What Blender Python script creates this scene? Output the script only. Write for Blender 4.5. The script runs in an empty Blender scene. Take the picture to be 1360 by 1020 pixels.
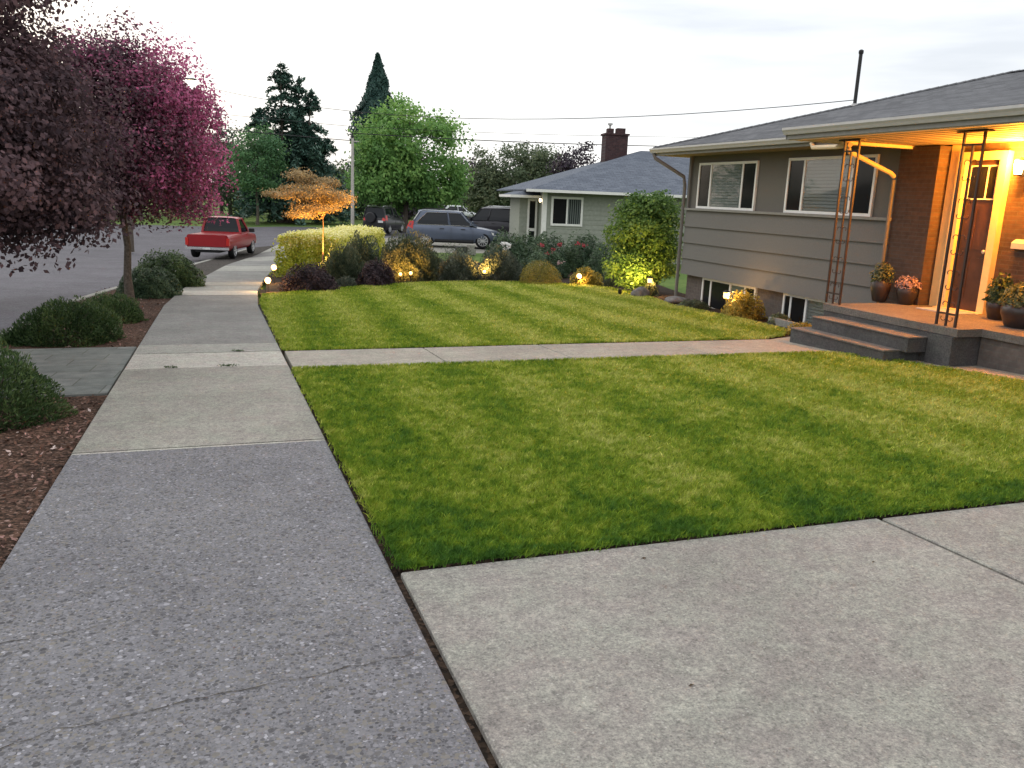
import bpy, bmesh, math, random
import numpy as np
from mathutils import Vector, Matrix
random.seed(7)
S = bpy.context.scene
COL = S.collection
R = math.radians

# ------------------------------------------------------------------ camera, world, sun, exposure
cam_d = bpy.data.cameras.new('camera'); cam = bpy.data.objects.new('camera', cam_d); COL.objects.link(cam)
cam_d.sensor_width = 36; cam_d.lens = 1100 / 1360 * 36; cam_d.clip_end = 2000; cam_d.clip_start = 0.05
def _ray(px, py): return np.array([(px - 680) / 1100, -(py - 510) / 1100, -1.0])
_dy = _ray(285, 245); _dy /= np.linalg.norm(_dy)            # street direction
_dx = _ray(3950, 392); _dx -= _dx.dot(_dy) * _dy; _dx /= np.linalg.norm(_dx)
_dz = np.cross(_dx, _dy)
m4 = Matrix([list(_dx) + [0], list(_dy) + [0], list(_dz) + [1.6], [0, 0, 0, 1]])
cam.matrix_world = m4
S.camera = cam

W = bpy.data.worlds.new('World'); S.world = W; W.use_nodes = True
nt = W.node_tree; nt.nodes.clear()
out = nt.nodes.new('ShaderNodeOutputWorld'); bg = nt.nodes.new('ShaderNodeBackground')
sky = nt.nodes.new('ShaderNodeTexSky'); sky.sky_type = 'NISHITA'; sky.sun_disc = False
sky.sun_elevation = R(14); sky.sun_rotation = R(-20)
sky.air_density = 1.0; sky.dust_density = 2.0
tc = nt.nodes.new('ShaderNodeTexCoord'); mp = nt.nodes.new('ShaderNodeMapping'); mp.inputs['Scale'].default_value = (1.2, 1.2, 9)
nz = nt.nodes.new('ShaderNodeTexNoise'); nz.inputs['Scale'].default_value = 1.6; nz.inputs['Detail'].default_value = 6; nz.inputs['Roughness'].default_value = .5
rp = nt.nodes.new('ShaderNodeValToRGB')
rp.color_ramp.elements[0].position = .3; rp.color_ramp.elements[0].color = (6.6, 6.9, 7.4, 1)
rp.color_ramp.elements[1].position = .62; rp.color_ramp.elements[1].color = (11.0, 11.05, 11.1, 1)
mx = nt.nodes.new('ShaderNodeMix'); mx.data_type = 'RGBA'; mx.inputs[0].default_value = .86   # overcast deck over the clear sky
nt.links.new(tc.outputs['Generated'], mp.inputs['Vector']); nt.links.new(mp.outputs[0], nz.inputs['Vector'])
nt.links.new(nz.outputs['Fac'], rp.inputs[0]); nt.links.new(sky.outputs[0], mx.inputs[6]); nt.links.new(rp.outputs[0], mx.inputs[7])
sz = nt.nodes.new('ShaderNodeSeparateXYZ'); nt.links.new(tc.outputs['Generated'], sz.inputs[0])      # overcast sky: brighter overhead than at the horizon
zr_ = nt.nodes.new('ShaderNodeMapRange'); zr_.inputs[1].default_value = 0; zr_.inputs[2].default_value = .75; zr_.inputs[3].default_value = .80; zr_.inputs[4].default_value = 1.22; nt.links.new(sz.outputs[2], zr_.inputs[0])
ml = nt.nodes.new('ShaderNodeMix'); ml.data_type = 'RGBA'; ml.blend_type = 'MULTIPLY'; ml.inputs[0].default_value = 1; nt.links.new(mx.outputs[2], ml.inputs[6]); nt.links.new(zr_.outputs[0], ml.inputs[7])
nt.links.new(ml.outputs[2], bg.inputs['Color']); bg.inputs['Strength'].default_value = .1
nt.links.new(bg.outputs[0], out.inputs['Surface'])

sd = bpy.data.lights.new('sun', 'SUN'); sd.energy = .5; sd.angle = R(40); sd.color = (1, .93, .84)
sun = bpy.data.objects.new('sun', sd); COL.objects.link(sun)
sun.rotation_euler = (R(52), 0, R(-150))
S.view_settings.view_transform = 'Standard'; S.view_settings.look = 'None'
S.view_settings.exposure = 0.64; S.view_settings.gamma = 1
S.cycles.max_bounces = 6; S.cycles.transparent_max_bounces = 8; S.cycles.use_denoising = True
S.cycles.caustics_reflective = False; S.cycles.caustics_refractive = False

# ------------------------------------------------------------------ terrain
def ter(x, y):
    s = np.interp(y, [-20, 0, 20, 38, 60, 400], [.8, 0, -.8, -1.4, -1.35, -1.3])
    r = np.interp(y, [-20, 0, 20, 26, 40, 60, 120], [.8, 0, -.78, -.85, -.8, -1.2, -1.3])
    t = np.clip((np.asarray(x, float) - 1.5) / 4, 0, 1); t = t * t * (3 - 2 * t)
    return s * (1 - t) + r * t
def tz(x, y): return float(ter(x, y))

# ------------------------------------------------------------------ materials
MATS = {}
class N:
    """small node-graph helper"""
    def __init__(s, name):
        s.m = bpy.data.materials.new(name); s.m.use_nodes = True; s.t = s.m.node_tree
        s.b = s.t.nodes['Principled BSDF']; s.o = s.t.nodes['Material Output']
        s._c = None
    def n(s, typ, **kw):
        q = s.t.nodes.new(typ)
        for k, v in kw.items():
            if k in q.inputs: q.inputs[k].default_value = v
            else: setattr(q, k, v)
        return q
    def l(s, a, b): s.t.links.new(a, b); return s
    def coord(s, scale=(1, 1, 1), rot=(0, 0, 0)):
        c = s.n('ShaderNodeTexCoord'); mpn = s.n('ShaderNodeMapping'); mpn.inputs['Scale'].default_value = scale; mpn.inputs['Rotation'].default_value = rot
        s.l(c.outputs['Object'], mpn.inputs['Vector']); return mpn.outputs[0]
    def noise(s, vec, scale, detail=4, rough=.55):
        q = s.n('ShaderNodeTexNoise', Scale=scale, Detail=detail, Roughness=rough); s.l(vec, q.inputs['Vector']); return q.outputs['Fac']
    def ramp(s, fac, stops):
        q = s.n('ShaderNodeValToRGB'); e = q.color_ramp.elements
        while len(e) < len(stops): e.new(.5)
        for el, (p, c) in zip(e, stops): el.position = p; el.color = (*c, 1) if len(c) == 3 else c
        s.l(fac, q.inputs[0]); return q.outputs[0]
    def mix(s, fac, a, b, mode='MIX'):
        q = s.n('ShaderNodeMix'); q.data_type = 'RGBA'; q.blend_type = mode
        for v, i in ((fac, 0), (a, 6), (b, 7)):
            if hasattr(v, 'is_linked'): s.l(v, q.inputs[i])
            else: q.inputs[i].default_value = v if i == 0 else ((*v, 1) if len(v) == 3 else v)
        return q.outputs[2]
    def math(s, op, a, b=0.0):
        q = s.n('ShaderNodeMath'); q.operation = op
        for v, i in ((a, 0), (b, 1)):
            if hasattr(v, 'is_linked'): s.l(v, q.inputs[i])
            else: q.inputs[i].default_value = v
        return q.outputs[0]
    def bump(s, h, strength=.3, dist=.01):
        q = s.n('ShaderNodeBump', Strength=strength, Distance=dist); s.l(h, q.inputs['Height']); s.l(q.outputs[0], s.b.inputs['Normal'])
    def fin(s, col=None, rough=.8, spec=.3, metal=0, **kw):
        if col is not None:
            if hasattr(col, 'is_linked'): s.l(col, s.b.inputs['Base Color'])
            else: s.b.inputs['Base Color'].default_value = (*col, 1)
        s.b.inputs['Roughness'].default_value = rough; s.b.inputs['Specular IOR Level'].default_value = spec; s.b.inputs['Metallic'].default_value = metal
        for k, v in kw.items(): s.b.inputs[k].default_value = v
        MATS[s.m.name] = s.m; return s.m

def plain(name, c, rough=.6, spec=.3, metal=0, var=.15, scale=12, bump=0.0):
    k = N(name); v = k.coord(); f = k.noise(v, scale)
    col = k.ramp(f, [(.3, tuple(x * (1 - var) for x in c)), (.7, tuple(min(1, x * (1 + var)) for x in c))])
    if bump: k.bump(f, bump, .01)
    return k.fin(col, rough, spec, metal)
def emit(name, c, st):
    k = N(name); k.fin((.8, .8, .8)); k.b.inputs['Emission Color'].default_value = (*c, 1); k.b.inputs['Emission Strength'].default_value = st; return k.m
def leafmat(name, stops, trans=.35, rough=.55, var=0.0):
    k = N(name); a = k.n('ShaderNodeAttribute'); a.attribute_name = 'tint'
    col = k.ramp(a.outputs['Fac'], stops)
    k.fin(col, rough, .25 if rough < .7 else .1)
    t = k.n('ShaderNodeBsdfTranslucent'); k.l(col, t.inputs['Color'])
    x = k.n('ShaderNodeMixShader'); x.inputs[0].default_value = trans
    k.l(k.b.outputs[0], x.inputs[1]); k.l(t.outputs[0], x.inputs[2]); k.l(x.outputs[0], k.o.inputs['Surface']); return k.m

def concrete(name, base, stain=.2, speck=.0, scale=1.0):
    k = N(name); v = k.coord()
    a = k.noise(v, 1.1 * scale, 6, .6); b = k.noise(v, 9 * scale, 5, .65); c = k.noise(v, 130 * scale, 3, .7)
    col = k.ramp(a, [(.3, tuple(x * (1 - stain) for x in base)), (.72, tuple(x * (1 + stain * .7) for x in base))])
    col = k.mix(.55, col, k.ramp(b, [(.28, (.55, .55, .54)), (.7, (1.15, 1.14, 1.1))]), 'MULTIPLY')
    col = k.mix(.75, col, k.ramp(c, [(.3, (.55, .55, .55)), (.5, (1, 1, 1)), (.72, (1.35, 1.35, 1.32))]), 'MULTIPLY')
    e = k.noise(v, 38 * scale, 4, .7); hu = k.noise(v, 4.5 * scale, 3, .6)
    col = k.mix(.85, col, k.ramp(e, [(.30, (.62, .62, .63)), (.5, (1, 1, 1)), (.70, (1.32, 1.31, 1.27))]), 'MULTIPLY'); g8 = k.noise(v, 80 * scale, 3, .75); col = k.mix(.7, col, k.ramp(g8, [(.33, (.6, .6, .6)), (.5, (1, 1, 1)), (.67, (1.35, 1.34, 1.3))]), 'MULTIPLY')
    col = k.mix(.5, col, k.ramp(hu, [(.35, (1.06, .97, 1.0)), (.65, (.96, 1.02, .96))]), 'MULTIPLY')
    pit = k.n('ShaderNodeTexVoronoi', Scale=70.0 * scale, Randomness=1.0); k.l(v, pit.inputs['Vector']); ps = k.n('ShaderNodeSeparateColor'); k.l(pit.outputs['Color'], ps.inputs[0])
    dk = k.math('MULTIPLY', k.math('GREATER_THAN', ps.outputs[0], .93), k.math('LESS_THAN', pit.outputs['Distance'], .32)); col = k.mix(k.math('MULTIPLY', dk, .6), col, tuple(x * .35 for x in base))
    lt = k.math('MULTIPLY', k.math('GREATER_THAN', ps.outputs[1], .93), k.math('LESS_THAN', pit.outputs['Distance'], .3)); col = k.mix(k.math('MULTIPLY', lt, .5), col, tuple(min(.8, x * 1.7) for x in base))
    k.bump(c, .35, .006); return k.fin(col, .9, .2)
def aggregate(name, base, tint):
    """worn exposed aggregate: mottled cement matrix with separate dark, mid and pale pebbles of three sizes"""
    k = N(name); v = k.coord()
    a = k.noise(v, .8, 5); c = k.noise(v, 6, 5, .65); fine = k.noise(v, 110, 3, .7)
    col = k.ramp(c, [(.3, tuple(x * .78 for x in base)), (.7, tuple(x * 1.12 for x in base))])
    col = k.mix(.75, col, k.ramp(fine, [(.3, (.6, .6, .62)), (.5, (1, 1, 1)), (.7, (1.3, 1.29, 1.25))]), 'MULTIPLY')
    hs = None
    for sc, th, rad in ((105, .25, .46), (62, .30, .48), (36, .66, .42)):
        w = k.noise(v, sc * .5, 2); wv = k.n('ShaderNodeMix'); wv.data_type = 'VECTOR'; wv.inputs[0].default_value = .012
        vo = k.n('ShaderNodeTexVoronoi', Scale=float(sc), Randomness=1.0); k.l(v, vo.inputs['Vector']); sp = k.n('ShaderNodeSeparateColor'); k.l(vo.outputs['Color'], sp.inputs[0])
        jr = k.math('ADD', k.math('MULTIPLY', w, .5), rad - .25); on = k.math('MULTIPLY', k.math('GREATER_THAN', sp.outputs[0], th), k.math('LESS_THAN', vo.outputs['Distance'], jr))
        pc = k.ramp(sp.outputs[1], [(0, tuple(x * .28 for x in base)), (.25, tuple(x * .55 for x in base)), (.45, tint), (.7, tuple(x * 1.15 for x in base)), (.93, tuple(x * 1.5 for x in base)), (1, tuple(min(.6, x * 2.4) for x in base))])
        col = k.mix(k.math('MULTIPLY', on, .82), col, pc); h = k.math('MULTIPLY', on, .5); hs = h if hs is None else k.math('ADD', hs, h)
    col = k.mix(.8, col, k.ramp(a, [(.3, (.84, .83, .84)), (.7, (1.16, 1.15, 1.12))]), 'MULTIPLY')
    k.bump(k.math('ADD', hs, fine), .35, .004); return k.fin(col, .8, .25)

M_AGG = aggregate('exposed_aggregate', (.134, .134, .146), (.16, .147, .124))
M_CON = concrete('light_concrete', (.25, .243, .218), .16)
M_CONW = concrete('pale_concrete', (.37, .36, .33), .1)
M_CONG = concrete('grey_concrete', (.27, .27, .25), .15)
M_COND = concrete('dark_concrete', (.185, .185, .18), .2)
M_DRIVE = concrete('driveway_concrete', (.245, .238, .220), .14)
M_WALK = concrete('walkway_concrete', (.285, .268, .235), .18)
M_STEP = concrete('step_grey', (.085, .083, .085), .2)
M_DECK = concrete('deck_concrete', (.15, .135, .125), .2)
M_ASPH = concrete('asphalt', (.102, .099, .116), .22, scale=.6)
M_GROUT = plain('joint_dirt', (.035, .03, .022), .95)
def mulchmat(name, stops, sc=55):
    k = N(name); v = k.coord(); vo = k.n('ShaderNodeTexVoronoi', Scale=sc, Randomness=1.0); k.l(v, vo.inputs['Vector'])
    s = k.n('ShaderNodeSeparateColor'); k.l(vo.outputs['Color'], s.inputs[0])
    col = k.ramp(s.outputs[0], stops); a = k.noise(v, 2.2, 4)
    col = k.mix(.7, col, k.ramp(a, [(.3, (.6, .6, .6)), (.7, (1.2, 1.15, 1.1))]), 'MULTIPLY')
    k.bump(k.math('MULTIPLY', s.outputs[1], vo.outputs['Distance']), .8, .03); return k.fin(col, .95, .1)
M_MULCH = mulchmat('bark_mulch', [(0, (.022, .016, .012)), (.5, (.07, .042, .03)), (.85, (.115, .066, .047)), (.97, (.18, .115, .09)), (1, (.30, .2, .17))])
M_DIRT = mulchmat('strip_gravel', [(0, (.03, .028, .026)), (.6, (.062, .056, .052)), (1, (.11, .10, .09))], 40)
M_SOIL = mulchmat('bed_soil', [(0, (.014, .011, .009)), (.6, (.04, .028, .02)), (1, (.08, .055, .04))], 45)

def lawn_color(k, v):
    """grass colour shared by the lawn sheet and its blades: worn yellow patches, mowing stripes"""
    a = k.noise(v, .55, 5, .6); b = k.noise(v, 3.2, 4, .6)
    st = k.n('ShaderNodeMapping'); st.inputs['Rotation'].default_value = (0, 0, R(3)); k.l(v, st.inputs['Vector'])
    sx = k.n('ShaderNodeSeparateXYZ'); k.l(st.outputs[0], sx.inputs[0])
    sw = k.math('SINE', k.math('ADD', k.math('MULTIPLY', sx.outputs[0], 5.2), k.math('MULTIPLY', a, 1.2)))
    y0 = k.n('ShaderNodeSeparateXYZ'); k.l(v, y0.inputs[0])
    mr = k.n('ShaderNodeMapRange'); mr.inputs[1].default_value = 8.5; mr.inputs[2].default_value = 12; mr.inputs[3].default_value = .055; mr.inputs[4].default_value = .074
    k.l(y0.outputs[1], mr.inputs[0])
    c = k.noise(v, 11, 3, .6); ed = k.n('ShaderNodeMapRange'); ed.interpolation_type = 'SMOOTHSTEP'; ed.inputs[1].default_value = 3.55; ed.inputs[2].default_value = 4.7; ed.inputs[3].default_value = -.15; ed.inputs[4].default_value = 0; k.l(y0.outputs[1], ed.inputs[0])
    wr = k.n('ShaderNodeMapRange'); wr.inputs[1].default_value = 1; wr.inputs[2].default_value = 8; wr.inputs[3].default_value = -.02; wr.inputs[4].default_value = .08; k.l(y0.outputs[0], wr.inputs[0])
    f = k.math('ADD', k.math('MULTIPLY', a, .34), k.math('MULTIPLY', b, .42))
    f = k.math('ADD', f, k.math('MULTIPLY', k.math('SUBTRACT', c, .5), .75)); f = k.math('ADD', f, k.math('ADD', ed.outputs[0], wr.outputs[0])); f = k.math('ADD', f, .135)
    f = k.math('ADD', f, k.math('MULTIPLY', sw, mr.outputs[0])); f = k.math('ADD', f, k.math('MULTIPLY', mr.outputs[0], .95))
    return k.ramp(f, [(.27, (.050, .128, .020)), (.40, (.100, .196, .022)), (.51, (.178, .272, .026)), (.61, (.285, .358, .048)), (.76, (.47, .50, .15))])
k = N('lawn_turf'); v = k.coord(); c0 = lawn_color(k, v); c0 = k.mix(1.0, c0, (.55, .55, .5), 'MULTIPLY'); k.bump(k.noise(v, 60, 3), .8, .03); M_TURF = k.fin(c0, .95, .05)
k = N('grass_blade'); v = k.coord(); c0 = lawn_color(k, v)
at = k.n('ShaderNodeAttribute'); at.attribute_name = 'tint'
c0 = k.mix(1.0, c0, k.ramp(at.outputs['Fac'], [(0, (.55, .62, .5)), (.6, (1.05, 1.05, .9)), (.9, (1.3, 1.25, 1.1)), (1, (1.9, 1.7, 1.8))]), 'MULTIPLY')
k.fin(c0, .6, .2); tr = k.n('ShaderNodeBsdfTranslucent'); k.l(c0, tr.inputs['Color']); xs = k.n('ShaderNodeMixShader'); xs.inputs[0].default_value = .3
k.l(k.b.outputs[0], xs.inputs[1]); k.l(tr.outputs[0], xs.inputs[2]); k.l(xs.outputs[0], k.o.inputs['Surface']); M_BLADE = k.m
k = N('far_grass'); v = k.coord(); f = k.noise(v, .25, 6, .65); g2 = k.noise(v, 6, 4)
c0 = k.ramp(f, [(.35, (.07, .12, .035)), (.65, (.13, .18, .05))]); c0 = k.mix(.6, c0, k.ramp(g2, [(.3, (.6, .6, .6)), (.7, (1.25, 1.2, 1.2))]), 'MULTIPLY'); M_FGR = k.fin(c0, .95, .05)

def brickmat(name, c1, c2, mortar, axes, bw=.22, rh=.075):
    k = N(name); c = k.n('ShaderNodeTexCoord'); sp = k.n('ShaderNodeSeparateXYZ'); k.l(c.outputs['Object'], sp.inputs[0]); cb = k.n('ShaderNodeCombineXYZ')
    k.l(sp.outputs[axes[0]], cb.inputs[0]); k.l(sp.outputs[axes[1]], cb.inputs[1])
    b = k.n('ShaderNodeTexBrick'); k.l(cb.outputs[0], b.inputs['Vector'])
    for q, vv in (('Color1', c1), ('Color2', c2), ('Mortar', mortar)): b.inputs[q].default_value = (*vv, 1)
    b.inputs['Scale'].default_value = 1; b.inputs['Mortar Size'].default_value = .007; b.inputs['Brick Width'].default_value = bw; b.inputs['Row Height'].default_value = rh; b.inputs['Bias'].default_value = 0
    f = k.noise(c.outputs['Object'], 14, 4)
    col = k.mix(.6, b.outputs['Color'], k.ramp(f, [(.3, (.7, .7, .7)), (.7, (1.25, 1.25, 1.25))]), 'MULTIPLY')
    k.bump(k.math('SUBTRACT', 1.0, b.outputs['Fac']), .6, .012); return k.fin(col, .9, .15)
M_BRICK = brickmat('roman_brick', (.088, .058, .045), (.065, .046, .038), (.075, .067, .06), (1, 2), .3, .062)
M_BRICKX = brickmat('foundation_brick', (.125, .105, .095), (.105, .09, .083), (.12, .11, .10), (1, 2), .25, .075)
M_BRICKC = brickmat('chimney_brick', (.075, .04, .04), (.05, .03, .032), (.07, .055, .055), (0, 2), .22, .075)
def shingles(name, c1, c2, axes):
    m = brickmat(name, c1, c2, tuple(x * .4 for x in c1), axes, .33, .16); return m
M_SHF = shingles('roof_shingle_front', (.12, .122, .13), (.075, .077, .084), (1, 0))
M_SHE = shingles('roof_shingle_end', (.12, .122, .13), (.08, .082, .088), (0, 1))
M_SHN = shingles('neighbour_shingle', (.125, .142, .172), (.085, .098, .124), (0, 1))
M_SIDE = plain('painted_siding', (.142, .136, .129), .75, .2, var=.07, scale=40, bump=.05)
M_PANEL = plain('painted_panel', (.135, .124, .110), .8, .2, var=.09, scale=60, bump=.1)
M_LAMPTRIM = plain('lamplit_trim', (.74, .56, .27), .5, .3, var=.05)  # white door trim with the porch lamp's yellow put into its colour
M_TRIM = plain('white_trim', (.72, .71, .68), .5, .3, var=.05)
M_GUT = plain('grey_gutter', (.42, .41, .40), .45, .4, var=.06)
M_FASC = plain('fascia_grey', (.2, .195, .18), .6, .3, var=.1)
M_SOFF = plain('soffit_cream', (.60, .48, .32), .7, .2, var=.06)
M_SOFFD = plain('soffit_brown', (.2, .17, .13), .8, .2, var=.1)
M_IRON = plain('painted_iron', (.032, .019, .017), .5, .4, var=.2)
M_BLACK = plain('black_metal', (.012, .012, .013), .5, .4)
M_WOOD = plain('door_wood', (.05, .024, .015), .45, .4, var=.3, scale=6)
M_BARK = plain('bark', (.10, .085, .07), .95, .1, var=.4, scale=25, bump=.8)
M_BARKL = plain('pale_bark', (.21, .175, .14), .95, .1, var=.35, scale=25, bump=.6)
M_BARKR = plain('maple_bark', (.22, .13, .09), .9, .1, var=.3, scale=30, bump=.4)
M_POLE = plain('weathered_pole', (.42, .40, .36), .9, .1, var=.15)
M_ROCK = plain('grey_rock', (.14, .136, .134), .9, .2, var=.4, scale=9, bump=1.0)
M_NSID = plain('sage_shingle', (.27, .285, .245), .85, .15, var=.1, scale=9)
M_POT = plain('glazed_pot', (.035, .024, .022), .35, .5, var=.2)
M_TYRE = plain('tyre_rubber', (.012, .012, .013), .85, .2)
M_RIM = plain('alloy', (.55, .55, .56), .3, .5, .7, var=.05)
M_CHROME = plain('chrome_bumper', (.62, .62, .63), .22, .5, .8, var=.05)
M_PLAST = plain('dark_plastic', (.022, .022, .024), .6, .3)
M_TAIL = plain('tail_lamp_red', (.45, .02, .015), .2, .5, var=.1)
M_HEAD = plain('headlamp_clear', (.7, .7, .68), .15, .6, var=.05)
M_PLATE = plain('plate_white', (.6, .6, .6), .5)
M_WIRE = plain('wire_black', (.02, .02, .022), .7)
M_BLIND = plain('window_blind', (.105, .125, .118), .6, .3, var=.06)
M_VINYL = plain('window_vinyl', (.70, .70, .68), .45, .35, var=.05)
def glassmat(name, c, rough=.04, spec=.5):
    k = N(name); v = k.coord(); k.bump(k.noise(v, 1.5, 2), .03, .02); return k.fin(c, rough, spec)
M_GLASS = glassmat('dark_pane', (.012, .013, .014), .08, .16)
M_CGLASS = glassmat('car_glass', (.008, .010, .013), .04, .28)
k = N('clear_pane'); tb = k.n('ShaderNodeBsdfTransparent'); gb = k.n('ShaderNodeBsdfGlossy'); gb.inputs['Roughness'].default_value = .03
fr = k.n('ShaderNodeFresnel'); fr.inputs[0].default_value = 1.4; ms = k.n('ShaderNodeMixShader'); k.l(k.math('MULTIPLY', fr.outputs[0], .12), ms.inputs[0]); k.l(tb.outputs[0], ms.inputs[1]); k.l(gb.outputs[0], ms.inputs[2]); k.l(ms.outputs[0], k.o.inputs['Surface']); M_CLEAR = k.m
def paint(name, c, metal=0.0):
    k = N(name); v = k.coord(); f = k.noise(v, 2.5, 3); col = k.ramp(f, [(.3, tuple(x * .85 for x in c)), (.7, c)])
    return k.fin(col, .4, .35, metal, **{'Coat Weight': .35, 'Coat Roughness': .08})
M_RED = paint('red_paint', (.27, .003, .008)); M_GREYP = paint('grey_blue_paint', (.088, .108, .155), .3); M_BLKP = paint('black_paint', (.012, .012, .014)); M_NAVY = paint('dark_maroon_paint', (.016, .014, .022))
M_SILV = paint('silver_paint', (.42, .45, .46), .4); M_WHP = paint('white_paint', (.7, .72, .74))
E_PATH = emit('path_lamp_glow', (1, .46, .10), 3.6)
E_WARM = emit('porch_lamp_glow', (1, .62, .22), 14.0)
E_WHITE = emit('spot_lamp_glow', (1, .8, .5), 9.0)

# ------------------------------------------------------------------ object helpers
def link(o, parent=None):
    COL.objects.link(o)
    if parent is not None: o.parent = parent
    return o
def tag(o, label=None, cat=None, group=None, kind=None):
    if label: o['label'] = label
    if cat: o['category'] = cat
    if group: o['group'] = group
    if kind: o['kind'] = kind
    return o
def thing(name, label, cat, loc=(0, 0, 0), rz=0.0, group=None):
    o = bpy.data.objects.new(name, None); o.empty_display_size = .2; link(o); o.location = loc; o.rotation_euler = (0, 0, rz)
    return tag(o, label, cat, group)
def copy_tree(o, parent=None):
    c = o.copy(); COL.objects.link(c); c.parent = parent
    for ch in list(o.children): copy_tree(ch, c)
    return c

class MB:
    def __init__(s): s.v = []; s.f = []; s.mi = []; s.sm = []; s.cur = 0
    def add(s, vs, fs, smooth=False):
        b = len(s.v); s.v += [tuple(map(float, p)) for p in vs]
        for f in fs: s.f.append([b + i for i in f]); s.mi.append(s.cur); s.sm.append(smooth)
        return s
    def box(s, x0, x1, y0, y1, z0, z1):
        vs = [(x, y, z) for z in (z0, z1) for y in (y0, y1) for x in (x0, x1)]
        return s.add(vs, [(0, 2, 3, 1), (4, 5, 7, 6), (0, 1, 5, 4), (2, 6, 7, 3), (0, 4, 6, 2), (1, 3, 7, 5)])
    def hexa(s, p8):   # bottom 4 ccw, top 4 ccw
        return s.add(p8, [(3, 2, 1, 0), (4, 5, 6, 7), (0, 1, 5, 4), (1, 2, 6, 5), (2, 3, 7, 6), (3, 0, 4, 7)])
    def prism(s, poly, axis, a, b):
        def P(u, w, t): return {0: (t, u, w), 1: (u, t, w), 2: (u, w, t)}[axis]
        n = len(poly); vs = [P(u, w, a) for u, w in poly] + [P(u, w, b) for u, w in poly]
        return s.add(vs, [tuple(range(n))[::-1], tuple(range(n, 2 * n))] + [(i, (i + 1) % n, n + (i + 1) % n, n + i) for i in range(n)])
    def tube(s, pts, rad, n=8, cap=True):
        pts = [Vector(p) for p in pts]; rads = rad if isinstance(rad, (list, tuple)) else [rad] * len(pts); rings = []
        for i, p in enumerate(pts):
            t = (pts[min(i + 1, len(pts) - 1)] - pts[max(i - 1, 0)])
            if t.length < 1e-9: t = Vector((0, 0, 1))
            t.normalize(); a = t.cross(Vector((0, 0, 1)) if abs(t.z) < .95 else Vector((1, 0, 0))).normalized(); b = t.cross(a)
            rings.append([p + (a * math.cos(2 * math.pi * j / n) + b * math.sin(2 * math.pi * j / n)) * rads[i] for j in range(n)])
        vs = [q for r in rings for q in r]
        fs = [(i * n + j, i * n + (j + 1) % n, (i + 1) * n + (j + 1) % n, (i + 1) * n + j) for i in range(len(pts) - 1) for j in range(n)]
        s.add(vs, fs, True)
        if cap: s.add(rings[0], [tuple(range(n))]); s.add(rings[-1], [tuple(range(n))[::-1]])
        return s
    def bar(s, p, q, w, h):   # rectangular bar
        p, q = Vector(p), Vector(q); t = (q - p).normalized(); a = t.cross(Vector((0, 0, 1)) if abs(t.z) < .95 else Vector((0, 1, 0))).normalized() * w / 2; b = t.cross(a).normalized() * h / 2
        return s.hexa([p - a - b, p + a - b, p + a + b, p - a + b, q - a - b, q + a - b, q + a + b, q - a + b])
    def lathe(s, prof, n=20, axis='z', at=(0, 0, 0), caps=True):
        vs = []
        for r, h in prof:
            for j in range(n):
                a = 2 * math.pi * j / n; u, w = r * math.cos(a), r * math.sin(a)
                vs.append({'z': (at[0] + u, at[1] + w, at[2] + h), 'y': (at[0] + u, at[1] + h, at[2] + w), 'x': (at[0] + h, at[1] + u, at[2] + w)}[axis])
        fs = [(i * n + j, i * n + (j + 1) % n, (i + 1) * n + (j + 1) % n, (i + 1) * n + j) for i in range(len(prof) - 1) for j in range(n)]
        if caps: fs += [tuple(range(n))[::-1], tuple(range((len(prof) - 1) * n, len(prof) * n))]
        return s.add(vs, fs, True)
    def build(s, name, mats, parent=None, auto=True):
        me = bpy.data.meshes.new(name); me.from_pydata(s.v, [], s.f)
        for m in (mats if isinstance(mats, (list, tuple)) else [mats]): me.materials.append(m)
        me.polygons.foreach_set('material_index', s.mi); me.polygons.foreach_set('use_smooth', s.sm)
        bm = bmesh.new(); bm.from_mesh(me); bmesh.ops.recalc_face_normals(bm, faces=bm.faces); bm.to_mesh(me); bm.free()
        if any(s.sm): me.set_sharp_from_angle(angle=R(40))
        return link(bpy.data.objects.new(name, me), parent)

def quads(name, V, mat, tint, parent=None, k=4, smooth=False):
    """V: (n,k,3) array of polygons"""
    n = len(V); me = bpy.data.meshes.new(name)
    me.vertices.add(n * k); me.vertices.foreach_set('co', np.ascontiguousarray(V, dtype=np.float32).ravel())
    me.loops.add(n * k); me.loops.foreach_set('vertex_index', np.arange(n * k, dtype=np.int32))
    me.polygons.add(n); me.polygons.foreach_set('loop_start', np.arange(0, n * k, k, dtype=np.int32))
    me.materials.append(mat); me.update(calc_edges=True)
    a = me.attributes.new('tint', 'FLOAT', 'FACE'); a.data.foreach_set('value', np.asarray(tint, dtype=np.float32))
    return link(bpy.data.objects.new(name, me), parent)

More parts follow.
